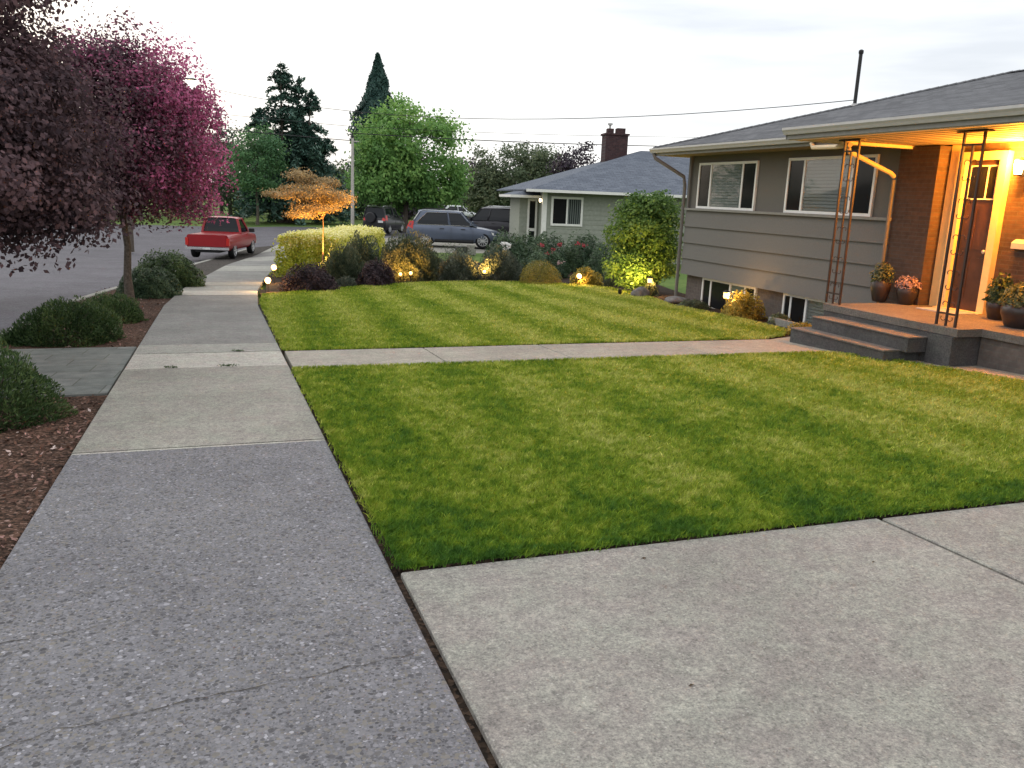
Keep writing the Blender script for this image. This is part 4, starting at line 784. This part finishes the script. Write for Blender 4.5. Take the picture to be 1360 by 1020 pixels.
Nn = np.where((side == 0)[:, None], np.append(nrm, .3), np.where((side == 1)[:, None], np.append(-nrm, .3), np.where((side == 2)[:, None], np.append(-ax, .3), np.array([0, 0, 1.0]))))
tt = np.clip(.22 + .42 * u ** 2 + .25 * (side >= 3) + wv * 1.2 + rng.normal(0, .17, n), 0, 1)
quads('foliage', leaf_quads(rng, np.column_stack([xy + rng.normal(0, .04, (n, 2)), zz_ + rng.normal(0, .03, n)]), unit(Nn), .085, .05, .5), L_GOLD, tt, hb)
mb = MB()
for i in range(26):
    q = p0 + ax * rng.uniform(0, Lh) + nrm * rng.uniform(-.6, .6); mb.tube([(q[0], q[1], -.05), (q[0] + rng.normal(0, .1), q[1] + rng.normal(0, .1), .6), (q[0] + rng.normal(0, .2), q[1] + rng.normal(0, .2), 1.1)], [.02, .014, .005], 5, False)
mb.build('stem', M_BARK, hb)
# weeds in the sidewalk joint
for i, (x, y, w_, lab) in enumerate([(.06, 9.635, .055, 'larger weed tuft in the sidewalk joint'), (-.52, 9.62, .035, 'smaller weed tuft in the sidewalk joint left of the larger one'), (.2, 10.76, .03, 'tiny weed in the joint beyond the pale slab')]):
    r_ = np.random.default_rng(100 + i); n = 50; z = tz(x, y) + .004; P = np.column_stack([r_.normal(0, w_, n), r_.normal(0, .01, n), r_.uniform(0, .02, n)]); o = quads('weed', leaf_quads(r_, P, np.tile([0, -.6, .6], (n, 1)), .028, .010, .7), L_ROSE, r_.uniform(0, 1, n)); o.location = (x, y, z); tag(o, lab, 'weed', 'weeds in the sidewalk joints')
# rocks
def rock(x, y, w_, h_, lab, seed):
    bm = bmesh.new(); bmesh.ops.create_icosphere(bm, subdivisions=4, radius=1); r_ = np.random.default_rng(seed); ph = r_.normal(0, 1, (9, 3)) * 2.2; am = r_.uniform(.03, .1, 9)
    for v_ in bm.verts:
        s = 1 + sum(a_ * math.sin(float(np.dot(p_, v_.co)) + i) for i, (p_, a_) in enumerate(zip(ph, am))); v_.co = Vector((v_.co.x * w_ / 2 * s, v_.co.y * w_ * .4 * s, v_.co.z * h_ * .6 * s + h_ * .35))
    me = bpy.data.meshes.new('boulder'); bm.to_mesh(me); bm.free(); me.materials.append(M_ROCK); o = link(bpy.data.objects.new('boulder', me)); o.location = (x, y, tz(x, y) - .05); tag(o, lab, 'boulder', 'boulders in the bed by the house corner')
rock(10.0, 18.55, .48, .3, 'grey boulder in front of the tall round shrub', 1); rock(10.05, 17.0, .62, .2, 'flat tan boulder by the left house corner', 2)
# brick edging under basement windows
tag(MB().box(9.75, 9.83, 11.9, 13.0, -.62, -.42).build('edging', M_CONG), 'short concrete edging strip below the basement window', 'edging')

# ------------------------------------------------------------------ vehicles (local axes: x forward, y left, z up)
def loft(sections):
    """closed loft; each section: list of (x,y,z) for the right half from bottom centre to top centre, mirrored"""
    mb = MB(); rings = []
    for sec in sections:
        rings.append(list(sec) + [(x, -y, z) for x, y, z in sec[::-1] if abs(y) > 1e-6])
    n = len(rings[0]); vs = [p for r in rings for p in r]
    fs = [(i * n + j, i * n + (j + 1) % n, (i + 1) * n + (j + 1) % n, (i + 1) * n + j) for i in range(len(rings) - 1) for j in range(n)]
    mb.add(vs, fs, True); mb.add(rings[0], [tuple(range(n))], True); mb.add(rings[-1], [tuple(range(n))[::-1]], True); return mb
def body_section(x, w, zb, zt, crown=.03, cx=0.0):
    return [(x, 0, zb), (x, w * .86, zb), (x, w * .965, zb + .10), (x, w, zb + (zt - zb) * .45), (x, w * .985, zt - .16), (x, w * .95, zt - .045), (x, w * .89, zt), (x, w * .45, zt + crown), (x, 0, zt + crown * 1.15)]
def cut(o, cutters):
    for c in cutters:
        m = o.modifiers.new('b', 'BOOLEAN'); m.object = c; m.operation = 'DIFFERENCE'; m.solver = 'EXACT'
    dg = bpy.context.evaluated_depsgraph_get(); me = bpy.data.meshes.new_from_object(o.evaluated_get(dg)); o.modifiers.clear(); old = o.data; o.data = me; bpy.data.meshes.remove(old)
    for c in cutters: d = c.data; bpy.data.objects.remove(c); bpy.data.meshes.remove(d)
    me.set_sharp_from_angle(angle=R(35))
def wheel(root, x, y, r, spokes=10, rimmat=None):
    s = 1 if y > 0 else -1; w = .11
    t = MB().lathe([(r * .62, -w), (r * .93, -w), (r, -w * .7), (r, w * .7), (r * .93, w), (r * .62, w)], 28, 'y', (x, y, r), caps=False).lathe([(r * .62, -w), (r * .62, w)], 28, 'y', (x, y, r), caps=False)
    wh = MB().lathe([(r * .66, -w * .8), (r * .66, w * .8)], 20, 'y', (x, y, r)).build('wheel', M_PLAST, root); t.build('tyre', M_TYRE, wh)
    m = MB().lathe([(r * .69, s * w * .82), (r * .69, s * w * 1.0), (r * .62, s * w * 1.02), (r * .60, s * w * .84)], 28, 'y', (x, y, r), caps=False).lathe([(.02, s * w * 1.04), (r * .16, s * w * 1.02), (r * .16, s * w * .8)], 14, 'y', (x, y, r))
    for i in range(spokes):
        a = 2 * math.pi * i / spokes; p = Vector((x + math.cos(a) * r * .1, y + s * w * .94, r + math.sin(a) * r * .1)); q = Vector((x + math.cos(a) * r * .64, y + s * w * .95, r + math.sin(a) * r * .64)); m.bar(p, q, .02, r * .13)
    m.build('rim', rimmat or M_RIM, wh)
def arch_cutter(x, r, w): return MB().lathe([(r, -w), (r, w)], 32, 'y', (x, 0, r * .93)).build('cutter', M_PLAST)
def suv(name, label, loc, rz, pm, L=4.5, Wd=1.82, H=1.66, wb=2.62, r=.35, sporty=True, spare=False, group=None, rack=True):
    root = thing(name, label, 'car', loc, R(rz), group); h = L / 2; w = Wd / 2; bz = H * .60; zb = .24; tail = -h
    prof = [(-h, .86, zb + .20, bz - .26), (-h + .05, .95, zb + .08, bz - .05), (-h + .35, 1, zb, bz), (-.6, 1, zb - .02, bz - .01), (.75, 1, zb - .02, bz - .06), (1.25, .99, zb, bz - .12), (h - .45, .95, zb + .02, bz - .22), (h - .12, .86, zb + .06, bz - .36), (h, .70, zb + .14, bz - .46)]
    body = loft([body_section(x, w * k_, b_, t_) for x, k_, b_, t_ in prof]).build('body', [pm, M_PLAST], root); rx_, fx_ = -wb / 2 - .05, wb / 2 - .05
    cut(body, [arch_cutter(rx_, r + .055, 1.2), arch_cutter(fx_, r + .055, 1.2)])
    # cabin (dark glass) and roof
    zr = H - .03; b0, b1 = (-h + .12, .98) if sporty else (-h + .05, .95); t0, t1 = (-h + .62, .12) if sporty else (-h + .16, .05)
    def csec(x0, z0, wr): return [(x0, 0, z0), (x0, wr * .93, z0), (x0, wr, z0 + .001)]
    mb = MB(); wb_, wt = w * .90, w * .70
    lv = [(bz - .08, b0, b1, wb_), (bz + .20, b0 + (t0 - b0) * .5, b1 + (t1 - b1) * .52, wb_ * .94), (zr - .06, t0 - .02, t1 + .06, wt * 1.03), (zr, t0 + .1, t1 - .12, wt * .9)]
    vs = []
    for z, a, b_, ww in lv: vs += [(a, -ww, z), (b_, -ww * .92, z), (b_, ww * .92, z), (a, ww, z)]
    mb.add(vs, [(i * 4 + j, i * 4 + (j + 1) % 4, (i + 1) * 4 + (j + 1) % 4, (i + 1) * 4 + j) for i in range(3) for j in range(4)] + [(12, 13, 14, 15), (3, 2, 1, 0)]); mb.build('windows', M_CGLASS, root)
    rf = MB(); a, b_ = t0 - .06, t1 + .1
    rr = [[(x, y * wt * kx, zr - .075 + zz_) for y, zz_ in ((-1.04, 0), (-1, .04), (-.8, .082), (0, .105), (.8, .082), (1, .04), (1.04, 0))] for x, kx in ((a - .06, .98), (a + .15, 1), ((a + b_) / 2, 1.0), (b_ - .2, .98), (b_, .94))]
    rr[0] = [(x, y, z - .03) for x, y, z in rr[0]]; rr[-1] = [(x, y, z - .045) for x, y, z in rr[-1]]
    rf.add([p for r_ in rr for p in r_], [(i * 7 + j, i * 7 + j + 1, (i + 1) * 7 + j + 1, (i + 1) * 7 + j) for i in range(4) for j in range(6)], True); rf.build('roof', pm, root)
    pl = MB()
    for s in (-1, 1):
        def P(z, xx):
            for (z0, a0, c0, w0), (z1, a1, c1, w1) in zip(lv[:-1], lv[1:]):
                if z0 <= z <= z1:
                    t = (z - z0) / (z1 - z0); return a0 + (a1 - a0) * t, c0 + (c1 - c0) * t, w0 + (w1 - w0) * t
        zs = (bz - .04, bz + .20, zr - .06)
        for front in (0, 1):
            q = []
            for z in zs:
                a0, c0, w0 = P(z, 0); q.append(Vector((c0 + .01, s * w0 * .925, z)) if front else Vector((a0 - .01, s * w0 * 1.0, z)))
            for u_, v_ in zip(q[:-1], q[1:]): pl.bar(u_, v_, .07 if front else .10, .05)
        for xx in (-.25,):   # B pillar
            q = [Vector((xx - .08 * i, s * (P(z, 0)[2] * (.96 if i else .962)), z)) for i, z in enumerate(zs)]
            for u_, v_ in zip(q[:-1], q[1:]): pl.bar(u_, v_, .04, .09)
        # solid rear quarter
        q = [(P(z, 0)[0], s * (P(z, 0)[2] + .008), z) for z in zs]; q2 = [(P(z, 0)[0] + d_, s * (P(z, 0)[2] * (1 - .02 * d_) + .008), z) for z, d_ in zip(zs, (.30, .20, .34) if sporty else (.18, .18, .2))]
        pl.add(q + q2, [(0, 1, 4, 3), (1, 2, 5, 4)])
    pl.build('pillar', pm, root)
    for s in (-1, 1):
        mt = MB(); q = [Vector((b0 + .36, s * (wb_ + .006), bz + .005)), Vector((.62, s * (wb_ * .96 + .01), bz - .01))]; mt.bar(q[0], q[1], .02, .02); 
        if sporty: q3 = Vector((t0 + .32, s * (wt * 1.035 + .01), zr - .08)); q4 = Vector((t1 - .05, s * (wt * 1.0 + .01), zr - .075)); mt.bar(q[0] + Vector((-.06, 0, .06)), q3, .016, .016); mt.bar(q3, q4, .016, .016)
        mt.build('window_trim', M_CHROME if sporty else M_PLAST, root)
        MB().hexa([(.78, s * (w + .01), bz + .02), (.66, s * (w + .01), bz + .02), (.66, s * (w + .19), bz + .03), (.74, s * (w + .19), bz + .03), (.76, s * (w + .0), bz + .16), (.66, s * (w + .0), bz + .16), (.66, s * (w + .18), bz + .17), (.72, s * (w + .18), bz + .16)]).build('mirror', pm, root)
        MB().hexa([(-h + .30, s * w * .985, bz - .20), (-h - .012, s * w * .90, bz - .20), (-h - .012, s * w * .62, bz - .20), (-h + .2, s * w * .62, bz - .2), (-h + .34, s * w * .93, bz + .14), (-h + .14, s * w * .90, bz + .14), (-h + .12, s * w * .70, bz + .14), (-h + .3, s * w * .7, bz + .14)]).build('taillight', M_TAIL, root)
        MB().hexa([(h - .55, s * w * .96, bz - .36), (h - .10, s * w * .87, bz - .44), (h + .0, s * w * .62, bz - .47), (h - .3, s * w * .62, bz - .42), (h - .62, s * w * .955, bz - .24), (h - .24, s * w * .82, bz - .33), (h - .10, s * w * .60, bz - .36), (h - .4, s * w * .6, bz - .3)]).build('headlight', M_HEAD, root)
        dh = MB()
        for xx in (.35, -.62): dh.box(xx - .1, xx + .1, s * w * 1.0 - .012, s * w * 1.0 + .012, bz - .17, bz - .14)
        dh.box(.80, .805, s * w * .995 - .006, s * w * .995 + .004, zb + .16, bz - .1).box(-.20, -.195, s * w * .998 - .006, s * w * .998 + .004, zb + .12, bz - .1); dh.build('door_handle', M_PLAST, root)
        MB().hexa([(rx_ + .42, s * w * .93, zb - .03), (fx_ - .42, s * w * .93, zb - .03), (fx_ - .42, s * w * 1.004, zb + .05), (rx_ + .42, s * w * 1.004, zb + .05), (rx_ + .42, s * w * .93, zb + .1), (fx_ - .42, s * w * .93, zb + .1), (fx_ - .42, s * w * 1.004, zb + .13), (rx_ + .42, s * w * 1.004, zb + .13)]).build('sill_cladding', M_PLAST, root)
        if rack: MB().tube([(a + .1, s * wt * .92, zr + .03), (a + .2, s * wt * .92, zr + .075), (b_ - .45, s * wt * .90, zr + .075), (b_ - .35, s * wt * .9, zr + .03)], .016, 6).build('roof_rail', M_PLAST if sporty else M_CHROME, root)
    for x in (rx_, fx_):
        for s in (-1, 1): wheel(root, x, s * (w - .13), r)
    MB().hexa([(-h + .25, -w * .9, zb + .0), (-h + .25, w * .9, zb + .0), (-h - .045, w * .78, zb + .1), (-h - .045, -w * .78, zb + .1), (-h + .25, -w * .93, zb + .3), (-h + .25, w * .93, zb + .3), (-h - .04, w * .80, zb + .3), (-h - .04, -w * .80, zb + .3)]).build('bumper', M_PLAST, root)
    MB().hexa([(h - .3, -w * .8, zb), (h - .3, w * .8, zb), (h + .02, w * .62, zb + .1), (h + .02, -w * .62, zb + .1), (h - .3, -w * .84, zb + .24), (h - .3, w * .84, zb + .24), (h + .015, w * .66, zb + .26), (h + .015, -w * .66, zb + .26)]).build('bumper', M_PLAST, root)
    MB().box(-h - .05, -h - .02, -.17 - (.45 if spare else 0), .17 - (.45 if spare else 0), bz - .32, bz - .18).build('number_plate', M_PLATE, root)
    if spare: MB().lathe([(.06, -.2), (.30, -.2), (.345, -.16), (.345, -.03), (.3, 0)], 24, 'x', (-h - .02, .22, bz - .02)).build('spare_wheel', M_PLAST, root)
    return root
def pickup(name, label, loc, rz, pm, L=5.0, Wd=1.76, H=1.64, wb=2.95, r=.34, group=None):
    root = thing(name, label, 'pickup', loc, R(rz), group); h = L / 2; w = Wd / 2; bz = .98; zb = .36
    prof = [(-h + .06, .97, zb + .06, bz), (-h + .25, 1, zb, bz), (-.4, 1, zb - .02, bz), (.9, 1, zb - .02, bz - .01), (1.3, .99, zb, bz - .05), (h - .4, .96, zb, bz - .12), (h - .08, .88, zb + .04, bz - .2), (h, .8, zb + .1, bz - .28)]
    body = loft([body_section(x, w * k_, b_, t_, .012) for x, k_, b_, t_ in prof]).build('body', pm, root); rx_, fx_ = -wb / 2 - .1, wb / 2 - .08
    cut(body, [arch_cutter(rx_, r + .06, 1.2), arch_cutter(fx_, r + .06, 1.2), MB().box(-h + .12, -.42, -w * .84, w * .84, .62, 1.3).build('cutter', M_PLAST)])
    zr = H; mb = MB(); vs = []
    lv = [(bz - .04, -.42, 1.05, w * .90), (bz + .2, -.40, .82, w * .86), (zr - .07, -.34, .42, w * .74), (zr - .02, -.26, .3, w * .66)]
    for z, a, b_, ww in lv: vs += [(a, -ww, z), (b_, -ww * .94, z), (b_, ww * .94, z), (a, ww, z)]
    mb.add(vs, [(i * 4 + j, i * 4 + (j + 1) % 4, (i + 1) * 4 + (j + 1) % 4, (i + 1) * 4 + j) for i in range(3) for j in range(4)] + [(12, 13, 14, 15), (3, 2, 1, 0)]); mb.build('windows', M_CGLASS, root)
    wt = w * .74; rf = MB(); rr = [[(x, y * wt * kx, zr - .085 + zz_) for y, zz_ in ((-1.05, 0), (-1, .05), (-.8, .082), (0, .098), (.8, .082), (1, .05), (1.05, 0))] for x, kx in ((-.385, .99), (-.25, 1), (.1, 1), (.36, .98), (.45, .95))]
    rr[0] = [(x, y, z - .03) for x, y, z in rr[0]]; rr[-1] = [(x, y, z - .03) for x, y, z in rr[-1]]; rf.add([p for r_ in rr for p in r_], [(i * 7 + j, i * 7 + j + 1, (i + 1) * 7 + j + 1, (i + 1) * 7 + j) for i in range(4) for j in range(6)], True); rf.build('roof', pm, root)
    pl = MB()
    for s in (-1, 1):
        for q in ([(-.435, s * w * .905, bz - .04), (-.41, s * w * .865, bz + .2), (-.35, s * w * .745, zr - .07)], [(1.06, s * w * .85, bz - .04), (.83, s * w * .81, bz + .2), (.43, s * w * .70, zr - .07)]):
            for u_, v_ in zip(q[:-1], q[1:]): pl.bar(u_, v_, .085, .09)
        pl.bar((-.43, s * w * .9, bz), (1.0, s * w * .87, bz), .04, .06)
    pl.bar((-.435, -w * .9, bz + .0), (-.435, w * .9, bz + .0), .05, .09); pl.build('pillar', pm, root)
    MB().box(-h + .018, -h + .075, -w * .83, w * .83, .52, bz + .01).build('tailgate', pm, root)
    MB().box(-h - .10, -h + .06, -w * .96, w * .96, .40, .50).box(-h - .11, -h - .09, -w * .3, w * .3, .42, .48).build('bumper', M_CHROME, root)
    MB().box(h - .1, h + .06, -w * .86, w * .86, .42, .56).build('bumper', M_CHROME, root); MB().box(-h - .118, -h - .111, -.15, .15, .41, .485).build('number_plate', M_PLATE, root)
    for s in (-1, 1):
        MB().box(-h + .015, -h + .13, min(s * w * .845, s * w * .988), max(s * w * .845, s * w * .988), .56, .86).build('taillight', M_TAIL, root)
        MB().box(h - .2, h + .0, min(s * w * .5, s * w * .84), max(s * w * .5, s * w * .84), .58, .72).build('headlight', M_HEAD, root)
        MB().hexa([(.92, s * w * .98, bz - .0), (.78, s * w * .98, bz), (.78, s * (w + .2), bz + .01), (.87, s * (w + .2), bz + .01), (.9, s * w * .95, bz + .16), (.78, s * w * .95, bz + .16), (.78, s * (w + .19), bz + .17), (.84, s * (w + .19), bz + .17)]).build('mirror', M_PLAST, root)
    MB().box(-h + .02, -h + .5, -.5, .5, .30, .36).box(-h + .3, 1.9, -.4, .4, .26, .36).tube([(rx_, -w * .7, r), (rx_, w * .7, r)], .05, 8).build('chassis', M_PLAST, root)
    for x in (rx_, fx_):
        for s in (-1, 1): wheel(root, x, s * (w - .13), r, 6)
    return root
pickup('pickup_truck', 'red pickup parked on the street seen from behind', (.32, 38.3, -1.37), 74, M_RED)
suv('crossover_car', 'grey blue crossover parked sideways in the neighbouring driveway', (10.6, 38.0, -.80), -19, M_GREYP)
suv('crossover_car', 'black four wheel drive with spare wheel on its tailgate', (10.7, 56.2, -1.12), 58, M_BLKP, L=3.9, Wd=1.66, H=1.74, wb=2.3, r=.35, sporty=False, spare=True)
suv('crossover_car', 'dark maroon van like wagon parked behind the grey crossover', (14.4, 45.6, -.86), 152, M_NAVY, L=4.9, Wd=1.9, H=1.84, wb=2.8, r=.36, sporty=False)
pickup('pickup_truck', 'small silver pickup parked far away beneath the round green tree', (21.6, 104, -1.28), -50, M_SILV)
suv('crossover_car', 'small dark car far away left of the white car', (24.8, 94.5, -1.25), -35, M_BLKP, L=4.3, H=1.6, sporty=True)
suv('crossover_car', 'small white car far away behind the crossover roof', (26.4, 92.5, -1.1), -28, M_WHP, L=4.3, H=1.45, wb=2.6, sporty=True, rack=False)

# ------------------------------------------------------------------ poles, lamps and wires
up = thing('utility_pole', 'slim pale utility pole in front of the dark far trees', 'utility pole', (8.8, 58, -1.3)); MB().tube([(0, 0, 0), (0, 0, 3), (.02, 0, 6.28)], [.125, .11, .085], 10).build('pole', M_POLE, up)
MB().lathe([(.05, 6.28), (.09, 6.33), (.09, 6.45), (.04, 6.52)], 8).lathe([(.03, 6.52), (.05, 6.55), (.02, 6.66)], 8).build('insulator', M_BLACK, up)
MB().box(-.02, .45, -.03, .03, 6.05, 6.12).build('bracket', M_POLE, up)
sl_ = thing('street_lamp', 'lit street lamp on a wooden pole glowing through the purple leaves', 'street lamp', (-3.6, 40.5, -1.45)); MB().tube([(0, 0, 0), (0, 0, 4), (0, 0, 8.1)], [.15, .13, .10], 10).build('pole', M_BARK, sl_)
MB().tube([(0, 0, 6.9), (1.2, 0, 7.38), (2.75, 0, 7.48)], .03, 6).build('arm', M_BLACK, sl_); MB().lathe([(.05, 7.52), (.2, 7.47), (.22, 7.4)], 12, 'z', (2.85, 0, 0)).build('lamp_head', M_BLACK, sl_); MB().lathe([(.21, 7.398), (.2, 7.30), (.12, 7.2), (.02, 7.17)], 12, 'z', (2.85, 0, 0)).build('lamp_glass', E_WHITE, sl_)
mast = thing('service_mast', 'dark metal service mast sticking up from the house roof', 'mast', (12.75, 14.9, 3.66)); MB().tube([(0, 0, -.15), (0, 0, 1.12)], .038, 10).build('pipe', M_BLACK, mast); MB().lathe([(.042, 1.1), (.05, 1.12), (.05, 1.17), (.02, 1.19)], 10).build('cap', M_BLACK, mast); MB().lathe([(.12, -.05), (.06, .12)], 10).build('flashing', M_GUT, mast)
def wire(a, b_, sag, r, label, n=24):
    a, b_ = Vector(a), Vector(b_); pts = [a.lerp(b_, t) - Vector((0, 0, sag * 4 * t * (1 - t))) for t in np.linspace(0, 1, n)]
    tag(MB().tube(pts, r, 5).build('power_line', M_WIRE), label, 'power line', 'overhead power lines')
wire((-3.55, 40.5, 6.5), (12.72, 14.9, 3.85), 1.15, .009, 'thin power line running to the mast on the house roof')
wire((8.8, 58, 5.3), (70, 44, 8.3), 1.0, .03, 'thick lower power line right of the pale pole'); wire((8.82, 58.1, 4.82), (-50, 66, 9.0), .6, .026, 'lower power line left of the pale pole running behind the cedar')
wire((9.2, 58, 4.78 + .95), (70, 44.5, 9.1), .9, .014, 'faint upper power line right of the pale pole'); wire((9.2, 58.1, 5.73), (-50, 66, 10), .6, .014, 'faint upper power line left of the pale pole')
ub = thing('utility_box', 'small dark box with pale cap on the lawn before the crossover', 'utility box', (9.55, 33.2, -.82)); MB().box(-.28, .12, -.2, .2, 0, .34).build('cabinet', M_PLAST, ub); MB().box(.14, .5, -.2, .22, 0, .22).box(.2, .46, -.14, .16, .22, .4).build('pedestal', M_CON, ub)

# ------------------------------------------------------------------ garden lamps
def path_light(x, y, label, hgt=.34, power=9, kind='lantern', aim=None, glow=E_PATH, name='path_lamp', color=(1, .52, .15)):
    z = tz(x, y) - .03; t = thing(name, label, 'garden lamp', (x, y, z), 0, 'low voltage garden lamps')
    MB().lathe([(.012, -.05), (.012, hgt - .02)], 8).lathe([(.035, hgt - .03), (.055, hgt - .015), (.055, hgt)], 12).build('stake', M_BLACK, t)
    if kind == 'spot': MB().lathe([(.02, hgt), (.04, hgt + .02), (.045, hgt + .06), (.02, hgt + .085)], 12).build('lamp_glass', glow, t)
    elif kind == 'globe': MB().lathe([(.03, hgt), (.055, hgt + .02), (.075, hgt + .07), (.055, hgt + .12), (.02, hgt + .14)], 14).build('lamp_glass', glow, t)  # glass widened to stand in for the lamp's bloom
    else:
        MB().lathe([(.05, hgt), (.06, hgt + .03), (.06, hgt + .10), (.055, hgt + .115)], 12).build('lamp_glass', glow, t)
        MB().lathe([(.08, hgt + .116), (.065, hgt + .135), (.015, hgt + .16)], 12).build('lamp_cap', M_BLACK, t)
    l = point('lamp_light', (0, -.09, hgt + .06) if aim is None else aim, power, color, .04, t, R(150) if kind == 'spot' else None)
    if kind == 'spot': l.rotation_euler = (R(118), 0, 0)
    return t
def spot_light(x, y, label, power, glow=E_WHITE, size=100, tilt=(0, 0), color=(1, .45, .10), name='spot_lamp'):
    z = tz(x, y) - .03; t = thing(name, label, 'garden lamp', (x, y, z), 0, 'low voltage garden lamps')
    MB().lathe([(.01, -.05), (.01, .08)], 8).lathe([(.03, .07), (.045, .09), (.05, .19)], 12).build('lamp_body', M_BLACK, t); MB().lathe([(.044, .15), (.044, .185)], 12).build('lamp_glass', glow, t)
    l = point('lamp_light', (0, 0, .22), power, color, .04, t, R(size)); l.rotation_euler = (math.pi + tilt[0], tilt[1], 0); return t
path_light(1.10, 20.35, 'brightest round path lamp at the lawn corner by the sidewalk', .22, 30, 'globe')
path_light(1.42, 23.2, 'path lamp at the corner of the golden hedge', .36, 34, 'globe')
path_light(9.72, 21.75, 'single glowing path lamp right of the golden bush', .22, 24, 'globe')
path_light(10.32, 18.7, 'square glowing lantern at the right foot of the tall round shrub', .36, 30, aim=(.12, .1, .42))
path_light(9.62, 14.25, 'glowing lantern beside the yellow green shrub at the basement window', .36, 16, aim=(.06, -.1, .42))
spot_light(2.42, 22.62, 'uplight beneath the bronze maple', 1100, size=66, tilt=(-.32, .12), color=(1, .5, .1))
path_light(4.72, 22.55, 'orange glowing lamp between the purple mound and the olive shrub', .20, 95, 'spot', aim=(.05, -.02, .27), color=(1, .42, .08))
path_light(5.02, 22.6, 'second orange glowing lamp at the foot of the olive shrub', .22, 70, 'spot', aim=(.03, -.02, .3), color=(1, .42, .08))
path_light(7.2, 22.75, 'yellow glowing lamp between the two blue grey shrubs', .26, 130, 'spot', aim=(.02, -.04, .34), color=(1, .52, .12))
spot_light(9.55, 18.8, 'small white spot lamp at the lawn edge by the grey boulder', 160, size=110, tilt=(-.7, .75), color=(1, .62, .2))
spot_light(10.15, 19.1, 'hidden yellow uplight under the tall round shrub', 90, size=140, tilt=(-.35, .15), color=(1, .6, .12))

# ------------------------------------------------------------------ pots on the porch
def pot(x, y, w_, h_, label, lm, ph, seed, leaf=.07, n=500, name='potted_plant', spiky=0):
    z = .18; t = thing(name, label, 'potted plant', (x, y, z)); r = w_ / 2
    p = MB().lathe([(r * .62, 0), (r * .72, .02), (r * .98, h_ * .55), (r, h_ * .78), (r * .86, h_ * .93), (r * .92, h_), (r * .80, h_), (r * .78, h_ * .9)], 20).build('pot', M_POT, t)
    MB().lathe([(r * .79, h_ * .90), (.01, h_ * .91)], 16).build('soil', M_SOIL, p)
    rg_ = np.random.default_rng(seed); d = unit(rg_.normal(0, 1, (n, 3))); d[:, 2] = np.abs(d[:, 2]); P = d * (rg_.uniform(.25, 1, (n, 1)) ** .6) * np.array([w_ * .62, w_ * .62, ph]); P[:, 2] += h_ * .88
    quads('foliage', leaf_quads(rg_, P, d, leaf, leaf * .4, .6), lm, rg_.uniform(0, 1, n), t); mb = MB()
    for i in range(5): a = i * 1.26; mb.tube([(0, 0, h_ * .85), (math.cos(a) * w_ * .15, math.sin(a) * w_ * .15, h_ + ph * .4), (math.cos(a) * w_ * .4, math.sin(a) * w_ * .4, h_ + ph * .7)], [.01, .007, .003], 5, False)
    mb.build('stem', M_BARK, t); return t
pot(10.05, 10.62, .31, .36, 'tall dark pot with green plant at the left end of the porch', L_OLIVE, .34, 201)
pot(10.22, 10.24, .32, .30, 'squat dark pot with pale pink flowers beside the door casing', L_PNKF, .2, 202, .06, 420)
pot(10.3, 8.66, .3, .28, 'dark pot with bushy green plant right of the front door', L_RHOD, .42, 203, .09, 500)
pot(9.9, 7.98, .46, .32, 'wide dark planter with rusty foliage on the porch at the right edge', L_OLIVE, .32, 204, .08, 700)

k = N('dry_leaf'); M_DRY = plain('dry_leaf_brown', (.05, .035, .02), .9)
for x, y, w_, lab in ((1.95, 3.38, .034, 'dark fallen leaf on the driveway near the lawn edge'), (3.05, 3.02, .022, 'small fallen leaf on the driveway left of its joint'), (1.55, 2.28, .026, 'small dark fallen leaf in the middle of the driveway slab')):
    z = tz(x, y) + .004; tag(MB().add([(x - w_ / 2, y, z), (x - w_ * .1, y - w_ * .22, z + .002), (x + w_ * .5, y + w_ * .05, z), (x + w_ * .05, y + w_ * .25, z + .003)], [(0, 1, 2), (0, 2, 3)]).build('fallen_leaf', M_DRY), lab, 'leaf', 'fallen leaves on the driveway')
